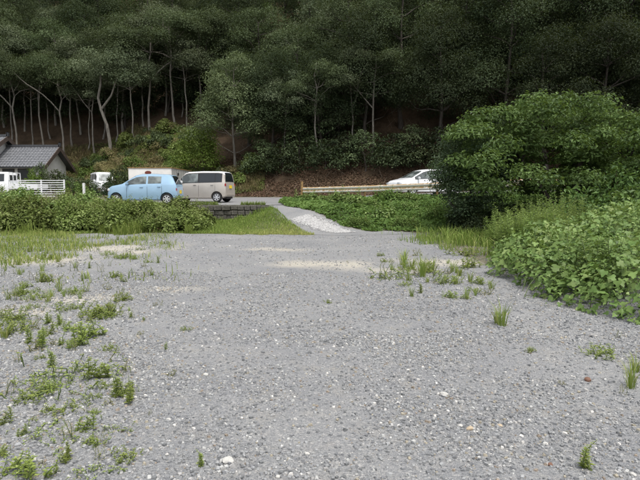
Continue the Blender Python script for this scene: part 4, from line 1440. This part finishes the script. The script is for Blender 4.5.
HB = [bush_meshes(400 + i, 1.25, 1.0, 1.25, M['leaf_hedge'], 130, .095, 18, .6, 34) for i in range(3)]
HB.append(bush_meshes(410, 1.25, 1.0, 1.3, M['leaf_vine'], 75, .13, 18, .75, 30))
HB.append(bush_meshes(411, 1.2, 1.0, 1.15, M['leaf_hedge'], 90, .12, 16, .7, 40))
hed = []
for i, px in enumerate(np.linspace(-12, 182, 13)):
    Y = 21.0 + .45 * math.sin(i * 2.1)
    hed.append((px, Y, np.interp(px, [0, 60, 110, 182], [1.06, 1.0, .84, .76])))
for i, px in enumerate(np.linspace(-20, 186, 11)):
    hed.append((px, 23.4 + .3 * math.cos(i * 1.7), np.interp(px, [0, 40, 110, 182], [1.22, 1.14, .98, .8])))
for i, (px, Y, s) in enumerate(hed):
    x = X_at(px, Y)
    fr = i < 13
    make_bush('hedge_bush', HB[(i * 3 + i // 4) % 5], x, Y, 'leafy vine-grown bush on the %s side of the unkempt hedge ' % ('gravel' if fr else 'road') + beside(px, T_HEDGE),
              'hedge bushes on the %s side ' % ('gravel' if fr else 'road') + beside(px, T_HEDGE), r.random() * 6.28, (.95 + .12 * r.random()), s * (.85 + .38 * r.random()))

# ---- garden and roadside shrubs at the house
GB = [bush_meshes(420, 1.0, .9, 1.7, M['leaf_forest'], 60, .14, 14), bush_meshes(421, 1.1, .9, 1.5, M['leaf_bright'], 60, .14, 14), bush_meshes(422, 1.1, .9, 1.3, M['leaf_cover'], 60, .14, 14)]
for nm, v, px, Y, s, sz, lab in [('garden_shrub', 1, 37, 45.5, .95, 1.35, 'yellow-green garden shrub under the eave of the white house'),
                                 ('garden_shrub', 0, 53, 45, 1.15, 1.45, 'dark green garden shrub before the white gable'),
                                 ('garden_shrub', 0, 14, 45.5, 1.1, 1.15, 'dark garden shrub behind the cab of the flatbed truck'),
                                 ('garden_shrub', 2, 26, 43.8, 1.0, 1.05, 'green garden shrub behind the bed of the flatbed truck'),
                                 ('garden_shrub', 0, 40, 48.2, .8, 1.9, 'tall narrow dark shrub against the house wall'),
                                 ('garden_shrub', 0, 68, 46, 1.1, 1.2, 'dark green shrub at the corner of the white gable'),
                                 ('roadside_shrub', 2, 73, 39, 1.0, 1.0, 'rounded green shrub next to the end of the white fence'),
                                 ('roadside_shrub', 0, 87, 40.5, 1.05, 1.0, 'dark roadside shrub in front of the white microvan'),
                                 ('roadside_shrub', 0, 119, 42.5, 1.0, 1.6, 'tall dark shrub between the microvan and the white container')]:
    make_bush(nm, GB[v], X_at(px, Y), Y, lab, None, r.random() * 6.28, s, sz, 'shrub')
CB = [bush_meshes(425, .8, .7, .55, M['leaf_cover'], 110, .10, 12, .7, 10), bush_meshes(426, .7, .7, .6, M['leaf_vine'], 80, .12, 10, .75, 8)]
rc = np.random.default_rng(29)
for k in range(26):
    y_ = rc.uniform(20.5, 30); x_ = rc.uniform(-1.4, 8)
    if not cover_mask(np.array([x_]), np.array([y_ - .5]))[0] or not cover_mask(np.array([x_]), np.array([y_ + 1.2]))[0]: continue
    v = k % 2
    make_bush('slope_weed', CB[v], x_, y_, ['rounded green weed clump on the slope below the crash barrier', 'paler large-leaved weed clump on the slope below the crash barrier'][v], ['green clumps below the barrier', 'pale clumps below the barrier'][v], rc.random() * 6.28, .6 + .5 * rc.random(), None, 'weed')
TH = bush_meshes(430, 1.6, .5, 1.15, M['leaf_trim'], 110, .10, 26)
for px, lab in [(113, 'clipped dark hedge behind the bonnet of the blue hatchback'), (148, 'clipped dark hedge between the blue hatchback and the white container')]:
    make_bush('clipped_hedge', TH, X_at(px, 34.5), 34.5, lab, None, 0, 1.0, 1.12, 'hedge')

# ---- brush slope above the parked cars
BR = [bush_meshes(440, .95, .8, .9, M['leaf_hedge'], 60, .13, 12), bush_meshes(441, .9, .8, .75, M['leaf_forest'], 60, .13, 12), bush_meshes(442, .8, .8, .7, M['drygrass'], 70, .16, 12, .2),
      bush_meshes(443, .9, .8, 1.0, M['leaf_cover'], 55, .13, 12)]
BL = ['olive scrub bush on the brush slope above the parked cars', 'dark scrub bush on the brush slope above the parked cars', 'tan dry grass clump on the brush slope above the parked cars', 'fresh green scrub bush on the brush slope above the parked cars']
BGp = ['olive scrub on the brush slope', 'dark scrub on the brush slope', 'dry clumps on the brush slope', 'green scrub on the brush slope']
rb = np.random.default_rng(17)
cnt = 0
for i in range(1500):
    px = rb.uniform(60, 262); Y = rb.uniform(43.5, 59)
    x = X_at(px, Y)
    d = Y - float(hill_base(np.array([x]))[0])
    if d < .2 or d > 13.5 or (px < 85 and Y < 55): continue
    if px > 205 and d > 5.5: continue
    v = rb.choice(4, p=[.26, .16, .42, .16])
    make_bush(['scrub_bush', 'scrub_bush', 'dry_clump', 'scrub_bush'][v], BR[v], x, Y, BL[v].split(' on the brush')[0] + ' on the brush slope ' + beside(px, T_SCRUB), BGp[v] + ' ' + beside(px, T_SCRUB), rb.random() * 6.28, float(rb.choice([.7, .95, 1.2, 1.45])) * (.85 + .3 * rb.random()), None, 'bush')
    cnt += 1
    if cnt >= 150: break
for px, Y, v in [(40, 57.5, 0), (22, 58, 1), (62, 57, 2), (75, 57.5, 0), (52, 58.5, 3), (8, 58, 2), (70, 59.5, 2), (30, 60, 0)]:
    make_bush('scrub_bush' if v != 2 else 'dry_clump', BR[v], X_at(px, Y), Y, ['olive scrub bush on the slope behind the house', 'dark scrub bush on the slope behind the house', 'tan dry grass clump on the slope behind the house', 'fresh green scrub bush on the slope behind the house'][v],
              BGp[v].replace('brush slope', 'slope behind the house'), rb.random() * 6.28, .8 + .5 * rb.random())

n = 70000
px = r.uniform(-10, 265, n); Yg = r.uniform(42, 62, n); x = X_at(px, Yg); d = Yg - hill_base(x)
k = (d > .1) & (d < 13) & ~((px > 215) & (d > 5))
x, y = x[k], Yg[k]
zn = fbm(x * .45, y * .45, 151)
for nm, mk, mt_, lab, hh_ in [('dry_undergrowth', zn > .42, 'drygrass', 'tan dry grass matted over the brush slope', .5), ('green_undergrowth', zn < .5, 'leaf_hedge', 'low green undergrowth on the brush slope', .35)]:
    xx, yy = x[mk], y[mk]
    if nm == 'dry_undergrowth':
        vv, ff, tt_ = grass_blades(xx, yy, hh_ * (.4 + .8 * r.random(len(xx))), .03 + .03 * r.random(len(xx)), r, 1.0)
    else:
        S = .10 + .12 * r.random(len(xx))
        vv, ff = quads_from(np.stack([xx, yy, H(xx, yy) + hh_ * r.random(len(xx)) * (.4 + fbm(xx, yy, 155))], 1), np.stack([.5 * r.normal(size=len(xx)), -.4 + .5 * r.normal(size=len(xx)), np.ones(len(xx))], 1), S, S * .5, r)
        tt_ = np.clip(.35 + .25 * r.normal(size=len(xx)), 0, 1)
    tag(link(nm, mesh_np(nm, vv, ff, [M[mt_]], tt_)), lab, 'undergrowth', kind='stuff')

# ---- fallen leaves and dead sticks on the road bank
n = 60000
px = r.uniform(205, 660, n); dd = r.uniform(-.4, 8, n) ** 1.0
Yg = r.uniform(36, 50, n); x = X_at(px, Yg); d = Yg - hill_base(x)
k = (d > -.5) & (d < 8.5) & (fbm(x * .9, Yg * .9, 121) > .28)
x, y = x[k], Yg[k]
S = .09 + .12 * r.random(len(x))
Vv, Fv = quads_from(np.stack([x, y, H(x, y) + .03 + .06 * r.random(len(x))], 1), np.stack([.5 * r.normal(size=len(x)), -.4 + .5 * r.normal(size=len(x)), np.ones(len(x))], 1), S, S * .6, r)
tag(link('leaf_litter', mesh_np('leaf_litter', Vv, Fv, [M['litter']], np.clip(.4 + .25 * r.normal(size=len(x)), 0, 1))), 'brown fallen leaves on the steep road bank under the wood', 'leaf litter', kind='stuff')
n = 2600
px = r.uniform(60, 430, n); Yg = r.uniform(40, 60, n); x = X_at(px, Yg); d = Yg - hill_base(x)
k = (d > 0) & (d < 14); x, y = x[k], Yg[k]
st = []
for xx, yy in zip(x[:700], y[:700]):
    L = .5 + 1.1 * r.random(); a = r.random() * 6.28; z = Hs(xx, yy)
    e = r.normal(size=2) * .3
    st.append(tube_np(np.array([(xx, yy, z - .05), (xx + math.cos(a) * L * .5, yy + math.sin(a) * L * .3, z + .1 + .5 * L * r.random())]), [.012, .004], 3))
tag(link('dead_brushwood', mesh_np('dead_brushwood', *join_np(st), [plain('deadwood', (.20, .16, .12), .9)])), 'dead sticks and brushwood strewn over the slope', 'brushwood', kind='stuff')

# ------------------------------------------------------------------ the spreading trees by the road
def spreading(seed, h, parts_, leaf, size, dens, asp, trunks, bark):
    r = np.random.default_rng(seed)
    Vl, Fl, T = clump_leaves(parts_, dens, size, r, low=-.35, up=.9, aspect=asp, droop=.18)
    tv = []
    for b in trunks:
        tp = curved(b[:3], b[3:6], r, .2, 8)
        tv.append(tube_np(tp, np.linspace(b[6], b[6] * .45, 8), 9))
        near_ = sorted(parts_, key=lambda c: (c[0] - b[3]) ** 2 + (c[1] - b[4]) ** 2)[:16]
        tv += limbs(tp, near_, r, b[6] * .5, 6, (.3, .9), .2)
    return mesh_np('trunk', *join_np(tv), [bark], smooth_shade=True), mesh_np('crown', Vl, Fl, [leaf], T)


r2 = np.random.default_rng(31)
# big light green tree: flat layered crown; local origin at its trunk
BX, BY = 9.3, 20.0
zg = Hs(BX, BY)
cl = []
for i in range(230):
    px = r2.uniform(455, 730); Y = BY + r2.normal() * 1.5
    toppx = np.interp(px, [455, 470, 490, 520, 560, 600, 640, 720], [125, 112, 103, 97, 95, 96, 108, 122])
    t = r2.random() ** 1.15
    yp = toppx + 9 + (np.interp(px, [455, 520, 720], [55, 92, 88])) * t
    z = CAM_Z + (HOR - yp) / FPX * BY
    s = .36 + .3 * r2.random()
    cl.append(((px - 320) / FPX * Y - BX, Y - BY, z - zg, s * 1.35, s * 1.35, s * .5))
big = spreading(501, 5, cl, M['leaf_spread'], .14, 78, .5, [(0, 0, -.2, .3, .2, 2.6, .17), (.1, .1, -.2, -2.0, -.3, 2.5, .11), (-.1, 0, -.2, 2.2, .4, 2.5, .12)], M['bark_dark'])
root = link('spreading_tree', None, None, (BX, BY, zg)); tag(root, 'broad flat-crowned light green tree spreading over the crash barrier', 'tree')
link('trunk', big[0], root); link('crown', big[1], root)
# finer darker tree at its side, drooping in front of the white wagon
BX, BY = 5.35, 19.8
zg = Hs(BX, BY)
cl = []
for i in range(90):
    px = r2.uniform(438, 505); Y = BY + r2.normal() * .7
    toppx = np.interp(px, [425, 440, 460, 480, 505], [165, 142, 124, 112, 108]) + 6
    t = r2.random()
    bot = np.interp(px, [425, 440, 455, 470, 505], [160, 180, 212, 222, 200])
    yp = toppx + (bot - toppx) * t
    z = CAM_Z + (HOR - yp) / FPX * BY
    s = .26 + .22 * r2.random()
    cl.append(((px - 320) / FPX * Y - BX, Y - BY, max(.15, z - zg), s * 1.2, s * 1.2, s * .7))
sm_ = spreading(502, 4, cl, leaf_mat('leaf_fine', (.03, .055, .026), (.065, .105, .05), (.14, .19, .10), .3, .45), .10, 110, .4, [(0, 0, -.2, .3, 0, 2.0, .09), (.1, 0, -.2, -.5, 0, 1.7, .06)], M['bark_dark'])
root = link('drooping_tree', None, None, (BX, BY, zg)); tag(root, 'fine-leaved dark drooping tree in front of the white wagon', 'tree')
link('trunk', sm_[0], root); link('crown', sm_[1], root)
# bushes under them
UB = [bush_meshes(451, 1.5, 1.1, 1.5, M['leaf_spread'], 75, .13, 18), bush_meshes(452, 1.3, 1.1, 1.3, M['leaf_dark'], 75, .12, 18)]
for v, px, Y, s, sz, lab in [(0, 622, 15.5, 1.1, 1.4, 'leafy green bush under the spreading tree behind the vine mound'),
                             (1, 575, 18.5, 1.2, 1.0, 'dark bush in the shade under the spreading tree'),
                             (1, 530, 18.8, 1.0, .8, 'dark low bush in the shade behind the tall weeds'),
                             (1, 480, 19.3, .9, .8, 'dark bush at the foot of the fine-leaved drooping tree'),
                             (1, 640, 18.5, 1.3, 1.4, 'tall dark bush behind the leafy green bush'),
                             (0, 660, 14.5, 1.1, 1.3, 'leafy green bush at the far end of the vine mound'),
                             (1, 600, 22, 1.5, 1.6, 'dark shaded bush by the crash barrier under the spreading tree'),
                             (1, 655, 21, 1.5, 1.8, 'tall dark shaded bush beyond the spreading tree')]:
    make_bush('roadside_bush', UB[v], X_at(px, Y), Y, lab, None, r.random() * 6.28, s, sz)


# ------------------------------------------------------------------ tall weeds (goldenrod-like)
def tall_weed(seed, h, nst, leaf, spread=.25, ll=.14, lw=.022, per=60, flop=.15):
    r = np.random.default_rng(seed)
    st, P_, N_, A_, S_ = [], [], [], [], []
    for i in range(nst):
        b = np.array([r.normal() * spread, r.normal() * spread, -.02])
        hh = h * (.65 + .4 * r.random())
        e = b + np.array([r.normal() * flop * hh, r.normal() * flop * hh, hh])
        path = curved(b, e, r, .03, 5)
        st.append(tube_np(path, np.linspace(.007, .003, 5) * (.6 + h * .35), 4))
        for k in range(per):
            t = .1 + .9 * (k + r.random()) / per
            p = np.array([np.interp(t, np.linspace(0, 1, 5), path[:, q]) for q in range(3)])
            ang = k * 2.4 + r.normal() * .3
            out_ = np.array([math.cos(ang), math.sin(ang), .55 + .3 * r.normal()])
            s = ll * (1.15 - .75 * t) * (.7 + .5 * r.random())
            P_.append(p + out_ * s * .45); N_.append((-out_[0] * .5, -out_[1] * .5, 1)); A_.append(out_); S_.append(s)
    v, f = quads_from(np.array(P_), np.array(N_), np.array(S_), np.array(S_) * lw / ll + .003, r, .2, np.array(A_))
    return mesh_np('stems', *join_np(st), [M['stem_green']], smooth_shade=True), mesh_np('foliage', v, f, [leaf], np.clip(.5 + .25 * r.normal(size=len(f)), 0, 1))


TW = [tall_weed(600 + i, 1.25, 9, M['leaf_tall'], .2, .18, .05, 46) for i in range(4)]
TB = [tall_weed(610 + i, 1.0, 5, M['leaf_vine'], .16, .15, .08, 26) for i in range(2)]
k = 0
rt = np.random.default_rng(61)
while k < 46:
    px = rt.uniform(487, 592); Y = rt.uniform(11.2, 16.5)
    x = X_at(px, Y)
    lim = np.interp(px, [487, 520, 592], [16.5, 12.6, 11.4])
    if Y < lim - 1.6: continue
    toppy = np.interp(px, [487, 505, 530, 560, 592], [222, 206, 196, 199, 204]) + rt.uniform(-6, 14)
    hgt = CAM_Z - (toppy - HOR) / FPX * Y - Hs(x, Y)
    s = hgt / 1.2
    if s < .25 or s > 1.3: continue
    rim = Y < 12.6
    make_bush('tall_weed', TW[k % 4], x, Y, 'tall feathery green weed rising from the thicket behind the vine mound', 'tall weeds behind the vine mound', rt.random() * 6.28, .9, s, 'weed')
    k += 1
for px, Y, s in [(562, 13.5, 1.42), (531, 14, 1.3), (574, 12.5, 1.25)]:
    make_bush('tall_weed', TW[1], X_at(px, Y), Y, 'tallest narrow spire of weed sticking out above the thicket', 'weed spires above the thicket', 1.0 + px, .45, s, 'weed')

for k in range(26):
    px = rt.uniform(520, 650); Y = rt.uniform(7.2, 11.5); x = X_at(px, Y)
    if x < np.interp(Y, [7, 8.5, 10, 11.5], [3.6, 3.4, 3.7, 4.2]): continue
    make_bush('leafy_weed', TB[k % 2], x, Y, 'leafy weed growing up through the vine mound', 'weeds among the vines', rt.random() * 6.28, .9, .6 + .35 * rt.random() + .1 * (x - 3), 'weed')

# ------------------------------------------------------------------ vine mound with broad leaves
def broad_leaf(seed, lobes=3):
    """three-lobed folded leaf about 1 unit wide, pointing +y"""
    r = np.random.default_rng(seed)
    out_ = [(0, -.08), (.28, -.22), (.5, .05), (.42, .30), (.26, .38), (.16, .62), (0, .86)]
    pts = [(x, y) for x, y in out_] + [(-x, y) for x, y in out_[-2:0:-1]]
    V_ = [(0, .22, 0)] + [(x + .02 * r.normal(), y + .02 * r.normal(), .16 * abs(x) - .28 * max(0, y - .2) ** 2 + .03 * r.normal()) for x, y in pts]
    n = len(pts)
    F_ = [(0, i + 1, (i + 1) % n + 1) for i in range(n)]
    return np.array(V_), np.array(F_)


LV = [broad_leaf(700 + i) for i in range(5)]
MX, MY = 5.6, 9.0


def mound_h(x, y):
    """height of the thicket over plan position"""
    lx = np.interp(y, [5.0, 6.0, 7.0, 8.5, 10, 11.5, 13], [4.4, 3.45, 3.1, 3.0, 3.25, 3.7, 4.3])
    lx = lx + .7 * (fbm(x * 1.1 + 3, y * 1.1, 133) - .45) + .35 * (fbm(x * 3 + 3, y * 3, 134) - .45)
    d = np.clip((x - lx) / 1.6, 0, 1)
    dy = np.clip((y - np.interp(x, [2.5, 3.2, 4.2, 6, 9], [8.2, 6.3, 5.5, 4.9, 4.7])) / 1.3, 0, 1)
    b = np.clip((13.5 - y) / 1.5, 0, 1)
    h = (d * dy) ** .3 * b ** .5
    return h * (.66 + .5 * np.clip((x - 3) / 4, 0, 1) * .9 + 1.0 * (fbm(x * .8, y * .8, 131) - .45) + .7 * (fbm(x * 2.2, y * 2.2, 132) - .45)) * (h > 0)


rv = np.random.default_rng(41)
n = 32000
x = rv.uniform(2.4, 9.5, n); y = rv.uniform(4.5, 13.2, n)
hm = mound_h(x, y)
k = (hm > .03 + .25 * rv.random(n) ** 3) & (x < y * .66 + .9)
x, y, hm = x[k], y[k], hm[k]
n = len(x)
dep = np.where(rv.random(n) < .55, 1 - .12 * rv.random(n), rv.random(n))
z = H(x, y) + np.maximum(.04, hm * dep + .07 * rv.normal(size=n))
e = .05
gxn = (mound_h(x + e, y) - mound_h(x - e, y)) / (2 * e); gyn = (mound_h(x, y + e) - mound_h(x, y - e)) / (2 * e)
nn = np.stack([-np.clip(gxn, -1.2, 1.2) * .7 + .45 * rv.normal(size=n), -np.clip(gyn, -1.2, 1.2) * .7 + .45 * rv.normal(size=n), np.ones(n)], 1)
nn /= np.linalg.norm(nn, axis=1, keepdims=True)
big_ = fbm(x * .6, y * .6, 137)
S = (.035 + .075 * rv.random(n) ** 1.5) * (.6 + .95 * big_)
aa = np.stack([-np.clip(gxn, -1, 1) * .5 + .7 * rv.normal(size=n), -.4 + .7 * rv.normal(size=n), -.4 * np.ones(n)], 1)
aa -= nn * (aa * nn).sum(1, keepdims=True); aa /= np.linalg.norm(aa, axis=1, keepdims=True)
bb = np.cross(aa, nn)
T = np.clip(.45 + .24 * rv.normal(size=n) + .8 * (fbm(x * 1.4, y * 1.4, 139) - .45), 0, 1)
root = link('vine_mound', None, None, (MX, MY, 0))
tag(root, 'mound of broad-leaved green vines sprawling onto the edge of the gravel', 'vine')
# the 300 that show largest are leaves of their own
show = S / np.hypot(x, y) * (dep > .86) * np.clip(nn[:, 2] * .3 - nn[:, 1] + .5, .1, 2) * (np.abs(x / y) < .6)
order = np.argsort(-show)
solo = order[:300]; rest = order[300:]
lmesh = []
for i, (v_, f_) in enumerate(LV):
    for tq in (.3, .5, .7):
        lmesh.append(mesh_np('leaf', v_, f_, [M['leaf_vine']], np.full(len(f_), tq), True))
for i in solo:
    Mx = Matrix(((bb[i, 0], aa[i, 0], nn[i, 0]), (bb[i, 1], aa[i, 1], nn[i, 1]), (bb[i, 2], aa[i, 2], nn[i, 2]))).to_4x4()
    o = link('leaf', lmesh[(i % 5) * 3 + int(min(2, T[i] * 3))], root)
    o.matrix_local = Matrix.Translation((x[i] - MX, y[i] - MY, z[i])) @ Mx @ Matrix.Scale(S[i] * 1.25, 4)
Vs, Fs, Ts, off = [], [], [], 0
for q in range(5):
    ids = rest[rest % 5 == q]
    v_, f_ = LV[q]
    W_ = v_[None, :, 0:1] * bb[ids, None] + v_[None, :, 1:2] * aa[ids, None] + v_[None, :, 2:3] * nn[ids, None]
    W_ = W_ * S[ids, None, None] + np.stack([x[ids] - MX, y[ids] - MY, z[ids]], 1)[:, None]
    nv = len(v_)
    Vs.append(W_.reshape(-1, 3)); Fs.append((f_[None] + nv * np.arange(len(ids))[:, None, None]).reshape(-1, 3) + off); off += W_.shape[0] * nv
    Ts.append(np.repeat(T[ids], len(f_)))
tag(link('foliage', mesh_np('foliage', np.concatenate(Vs), np.concatenate(Fs), [M['leaf_vine']], np.concatenate(Ts), True), root), kind='stuff')
st = []
for i in rv.choice(n, 420, replace=False):
    b = np.array([x[i] - MX + .3 * rv.normal(), y[i] - MY + .3 * rv.normal(), 0.])
    st.append(tube_np(curved(b, (x[i] - MX, y[i] - MY, z[i]), rv, .08, 5), np.linspace(.006, .003, 5), 4))
tag(link('stem', mesh_np('stem', *join_np(st), [M['stem_green']], smooth_shade=True), root), kind='stuff')

# ------------------------------------------------------------------ single weeds on the gravel
WU = [tall_weed(800, .30, 3, M['leaf_weed'], .02, .06, .02, 46, .06), tall_weed(801, .28, 4, M['leaf_weed'], .04, .065, .022, 40, .12)]           # upright
WB = [tall_weed(810, .17, 14, M['leaf_weed'], .07, .06, .022, 18, .3), tall_weed(811, .15, 18, M['leaf_weed'], .09, .05, .02, 16, .35)]               # bushy
WM = [tall_weed(820, .06, 40, M['leaf_weed'], .13, .035, .014, 6, .6)]                                                                            # mat
WD = [tall_weed(830, .24, 4, M['leaf_dryweed'], .05, .05, .008, 18, .2), tall_weed(831, .14, 6, M['leaf_dryweed'], .07, .04, .01, 14, .3)]           # dry


def tuft(seed, n, h, spread, mat):
    r = np.random.default_rng(seed)
    a = r.random(n) * 6.283; q = np.sqrt(r.random(n)) * spread
    P = np.stack([q * np.cos(a), q * np.sin(a)], 1)
    V_, F_ = [], []
    for i in range(n):
        hh = h * (.5 + .6 * r.random()); ln = .15 + .5 * r.random(); d = np.array([math.cos(a[i]), math.sin(a[i]), 0]); s = np.array([-d[1], d[0], 0]) * .004
        p = np.array([P[i, 0], P[i, 1], -.01]); m_ = p + d * hh * ln * .3 + np.array([0, 0, hh * .6]); e = p + d * hh * ln + np.array([0, 0, hh])
        b = len(V_)
        V_ += [p - s, p + s, m_ + s, m_ - s, e + s * .1, e - s * .1]
        F_ += [(b, b + 1, b + 2, b + 3), (b + 3, b + 2, b + 4, b + 5)]
    return mesh_np('blades', np.array(V_), np.array(F_), [mat], np.clip(.55 + .2 * r.normal(size=len(F_)), 0, 1))


TG = [tuft(840, 50, .26, .07, M['grass']), tuft(841, 36, .34, .05, M['grass'])]
KIND = {'u': ('upright_weed', WU, 'upright leafy green weed', 'weed'), 'b': ('bushy_weed', WB, 'bushy green weed', 'weed'), 'm': ('mat_weed', WM, 'flat green weed mat', 'weed'),
        'd': ('dry_weed', WD, 'dry tan weed', 'weed'), 't': ('grass_tuft', TG, 'tuft of green grass', 'grass')}
places = [('hedge side', lambda px, py: px < 250, 'on the gravel on the hedge side of the lot'), ('vine side', lambda px, py: px >= 250, 'on the gravel near the vine mound')]


def place_weed(kind, px, py, hpx=None, i=0, label=None, group=True):
    nm, vs, lab, cat = KIND[kind]
    x, y = at(px, py)
    z = Hs(x, y)
    x, y = at(px, py, z)
    v = vs[i % len(vs)]
    base = {'u': .29, 'b': .17, 'm': .06, 'd': .2, 't': .3}[kind]
    s = 1.0 if hpx is None else hpx / FPX * y / base
    wh = beside(px, T_WEED)
    a = (i * 2.39996) % 6.283
    if isinstance(v, tuple):
        root = make_bush(nm, v, x, y, label or lab + ' on the gravel ' + wh, None if label else lab + 's ' + wh, a, s, None, cat, z=z + .03)
    else:
        root = link(nm, v, None, (x, y, z), (0, 0, a), (s, s, s)); tag(root, label or lab + ' on the gravel ' + wh, cat, None if label else lab + 's ' + wh)
    return root


W = [('b', 26, 474, 24), ('u', 67, 460, 22), ('d', 67, 438, 20), ('u', 87, 431, 26), ('u', 117, 396, 30), ('u', 130, 403, 24), ('b', 124, 394, 13), ('u', 97, 379, 30), ('u', 108, 378, 14), ('m', 72, 377, 12), ('m', 62, 381, 9),
     ('u', 5, 424, 22), ('u', 51, 367, 24), ('u', 42, 347, 26), ('u', 30, 343, 22), ('b', 56, 413, 13), ('m', 37, 392, 8), ('b', 31, 399, 12), ('b', 52, 391, 12), ('u', 23, 435, 14), ('m', 44, 436, 8), ('b', 125, 460, 13),
     ('d', 101, 459, 14), ('d', 111, 406, 13), ('d', 127, 374, 14), ('b', 109, 350, 8), ('u', 166, 350, 10), ('d', 169, 375, 12), ('u', 200, 466, 20), ('b', 14, 332, 16), ('t', 5, 338, 18), ('d', 40, 352, 20), ('d', 10, 395, 16),
     ('b', 75, 292, 8), ('t', 86, 279, 9), ('b', 98, 317, 14), ('b', 108, 312, 8), ('d', 142, 334, 9), ('b', 67, 330, 10), ('u', 48, 324, 16), ('t', 48, 302, 12), ('d', 106, 290, 12), ('d', 120, 296, 10), ('b', 108, 255, 6),
     ('b', 125, 258, 6), ('t', 42, 278, 10), ('t', 19, 265, 12), ('d', 60, 345, 14), ('d', 75, 350, 12), ('m', 62, 306, 4), ('m', 20, 320, 6), ('t', 8, 300, 12), ('b', 25, 288, 8), ('d', 88, 322, 10), ('d', 132, 318, 8),
     ('t', 30, 252, 10), ('t', 58, 262, 9), ('b', 140, 250, 4), ('b', 165, 244, 4), ('t', 75, 268, 8), ('d', 100, 272, 9), ('b', 80, 345, 8), ('d', 18, 362, 10), ('m', 84, 402, 6), ('b', 3, 455, 10), ('d', 44, 466, 10), ('d', 150, 415, 6), ('b', 185, 330, 5), ('d', 160, 306, 7),
     # other side
     ('b', 601, 355, 14), ('b', 531, 352, 6), ('t', 631, 388, 26), ('t', 636, 372, 22), ('d', 565, 385, 9), ('d', 624, 394, 10), ('d', 568, 434, 5), ('d', 618, 338, 8), ('t', 502, 326, 26), ('t', 498, 324, 20),
     ('t', 405, 268, 14), ('u', 420, 293, 14), ('m', 397, 277, 7), ('d', 387, 279, 18), ('t', 422, 277, 22), ('t', 412, 268, 14), ('t', 402, 265, 12), ('b', 467, 299, 5), ('d', 445, 273, 14), ('t', 460, 276, 14), ('b', 475, 292, 6),
     ('t', 432, 270, 15), ('t', 452, 272, 12), ('d', 436, 276, 12), ('t', 470, 282, 12), ('b', 480, 284, 9), ('d', 378, 256, 5), ('b', 381, 256, 4), ('d', 348, 262, 3), ('b', 328, 303, 4), ('d', 413, 420, 4), ('d', 545, 300, 6), ('b', 385, 262, 5), ('t', 392, 270, 9)]
rq = np.random.default_rng(73)
for _ in range(110):
    py = 238 + 110 * rq.random() ** 1.3; px = rq.uniform(-2, 165 - .15 * (py - 238)) if rq.random() < .8 else rq.uniform(0, 90)
    D_ = 540 * 1.5 / (py - 192)
    W.append((str(rq.choice(['t', 'd', 'b', 'u', 'd'])), px, py, float((.05 + .16 * rq.random()) / D_ * 540)))
for _ in range(12):
    py = rq.uniform(345, 478); px = rq.uniform(-2, 135 - .1 * (py - 345))
    W.append((str(rq.choice(['b', 'd', 'm', 'u', 'b'])), px, py, float(rq.uniform(5, 11))))
for _ in range(26):
    py = rq.uniform(255, 300); px = rq.uniform(395, 492)
    if px < 400 + (300 - py) * .1: continue
    W.append((str(rq.choice(['t', 'd', 't', 'b'])), px, py, float(rq.uniform(5, 14))))
for i, (kd, px, py, hp) in enumerate(W):
    place_weed(kd, px, py, hp, i)
place_weed('u', 587, 469, 34, 0, 'single thin weed with a leafy tip standing alone in the gravel', False)

# ------------------------------------------------------------------ larger loose stones
def rock(seed):
    r = np.random.default_rng(seed)
    bm = bmesh.new(); bmesh.ops.create_icosphere(bm, subdivisions=2, radius=.5)
    for v in bm.verts:
        v.co *= 1 + .5 * (vnoise(np.array([v.co.x * 3 + seed]), np.array([v.co.y * 3 + v.co.z * 2.3]), seed)[0] - .5)
        v.co.z *= .62
        q = .12; v.co = Vector((round(v.co.x / q) * q * .4 + v.co.x * .6, round(v.co.y / q) * q * .4 + v.co.y * .6, v.co.z))
    me = bpy.data.meshes.new('stone'); bm.to_mesh(me); bm.free()
    return me


ROCKS = [rock(5), rock(9), rock(14)]
for nm, c in [('white', (.46, .45, .42)), ('tan', (.42, .34, .24)), ('brown', (.17, .09, .06)), ('grey', (.30, .305, .31))]:
    M['rock_' + nm] = plain('rock_' + nm, c, .85, 0, 12, .25, .3)
for i, (px, py, w, cl_, lab) in enumerate([(228, 463, 13, 'white', 'whitish angular stone lying alone, largest of the loose stones'), (588, 381, 8, 'brown', 'dark reddish brown stone on the open gravel'),
                                           (307, 455, 6, 'white', None), (470, 430, 8, 'tan', 'tan stone beside the paler chips'), (444, 396, 9, 'white', None), (18, 446, 7, 'grey', 'dark grey stone among the weeds by the hedge side'),
                                           (278, 478, 6, 'white', None), (206, 376, 5, 'white', None), (167, 456, 5, 'white', None), (500, 427, 6, 'tan', None), (550, 466, 6, 'brown', 'small brown stone near the single thin weed'),
                                           (633, 476, 7, 'white', None), (460, 427, 6, 'white', None), (90, 352, 4, 'white', None), (330, 300, 3, 'white', None), (620, 470, 6, 'grey', None)]):
    x, y = at(px, py)
    s = w / FPX * y
    me = ROCKS[i % 3].copy(); me.materials.append(M['rock_' + cl_])
    o = link('stone', me, None, (x, y, Hs(x, y) + s * .14), (0, 0, i * 1.3), (s, s * .8, s * .9))
    dflt = {'white': 'small whitish stone lying loose on the gravel', 'tan': 'small tan stone lying loose on the gravel', 'brown': 'small brown stone on gravel', 'grey': 'small grey stone lying loose on the gravel'}
    tag(o, lab or dflt[cl_], 'stone', None if lab else 'small %s stones on the gravel' % cl_)
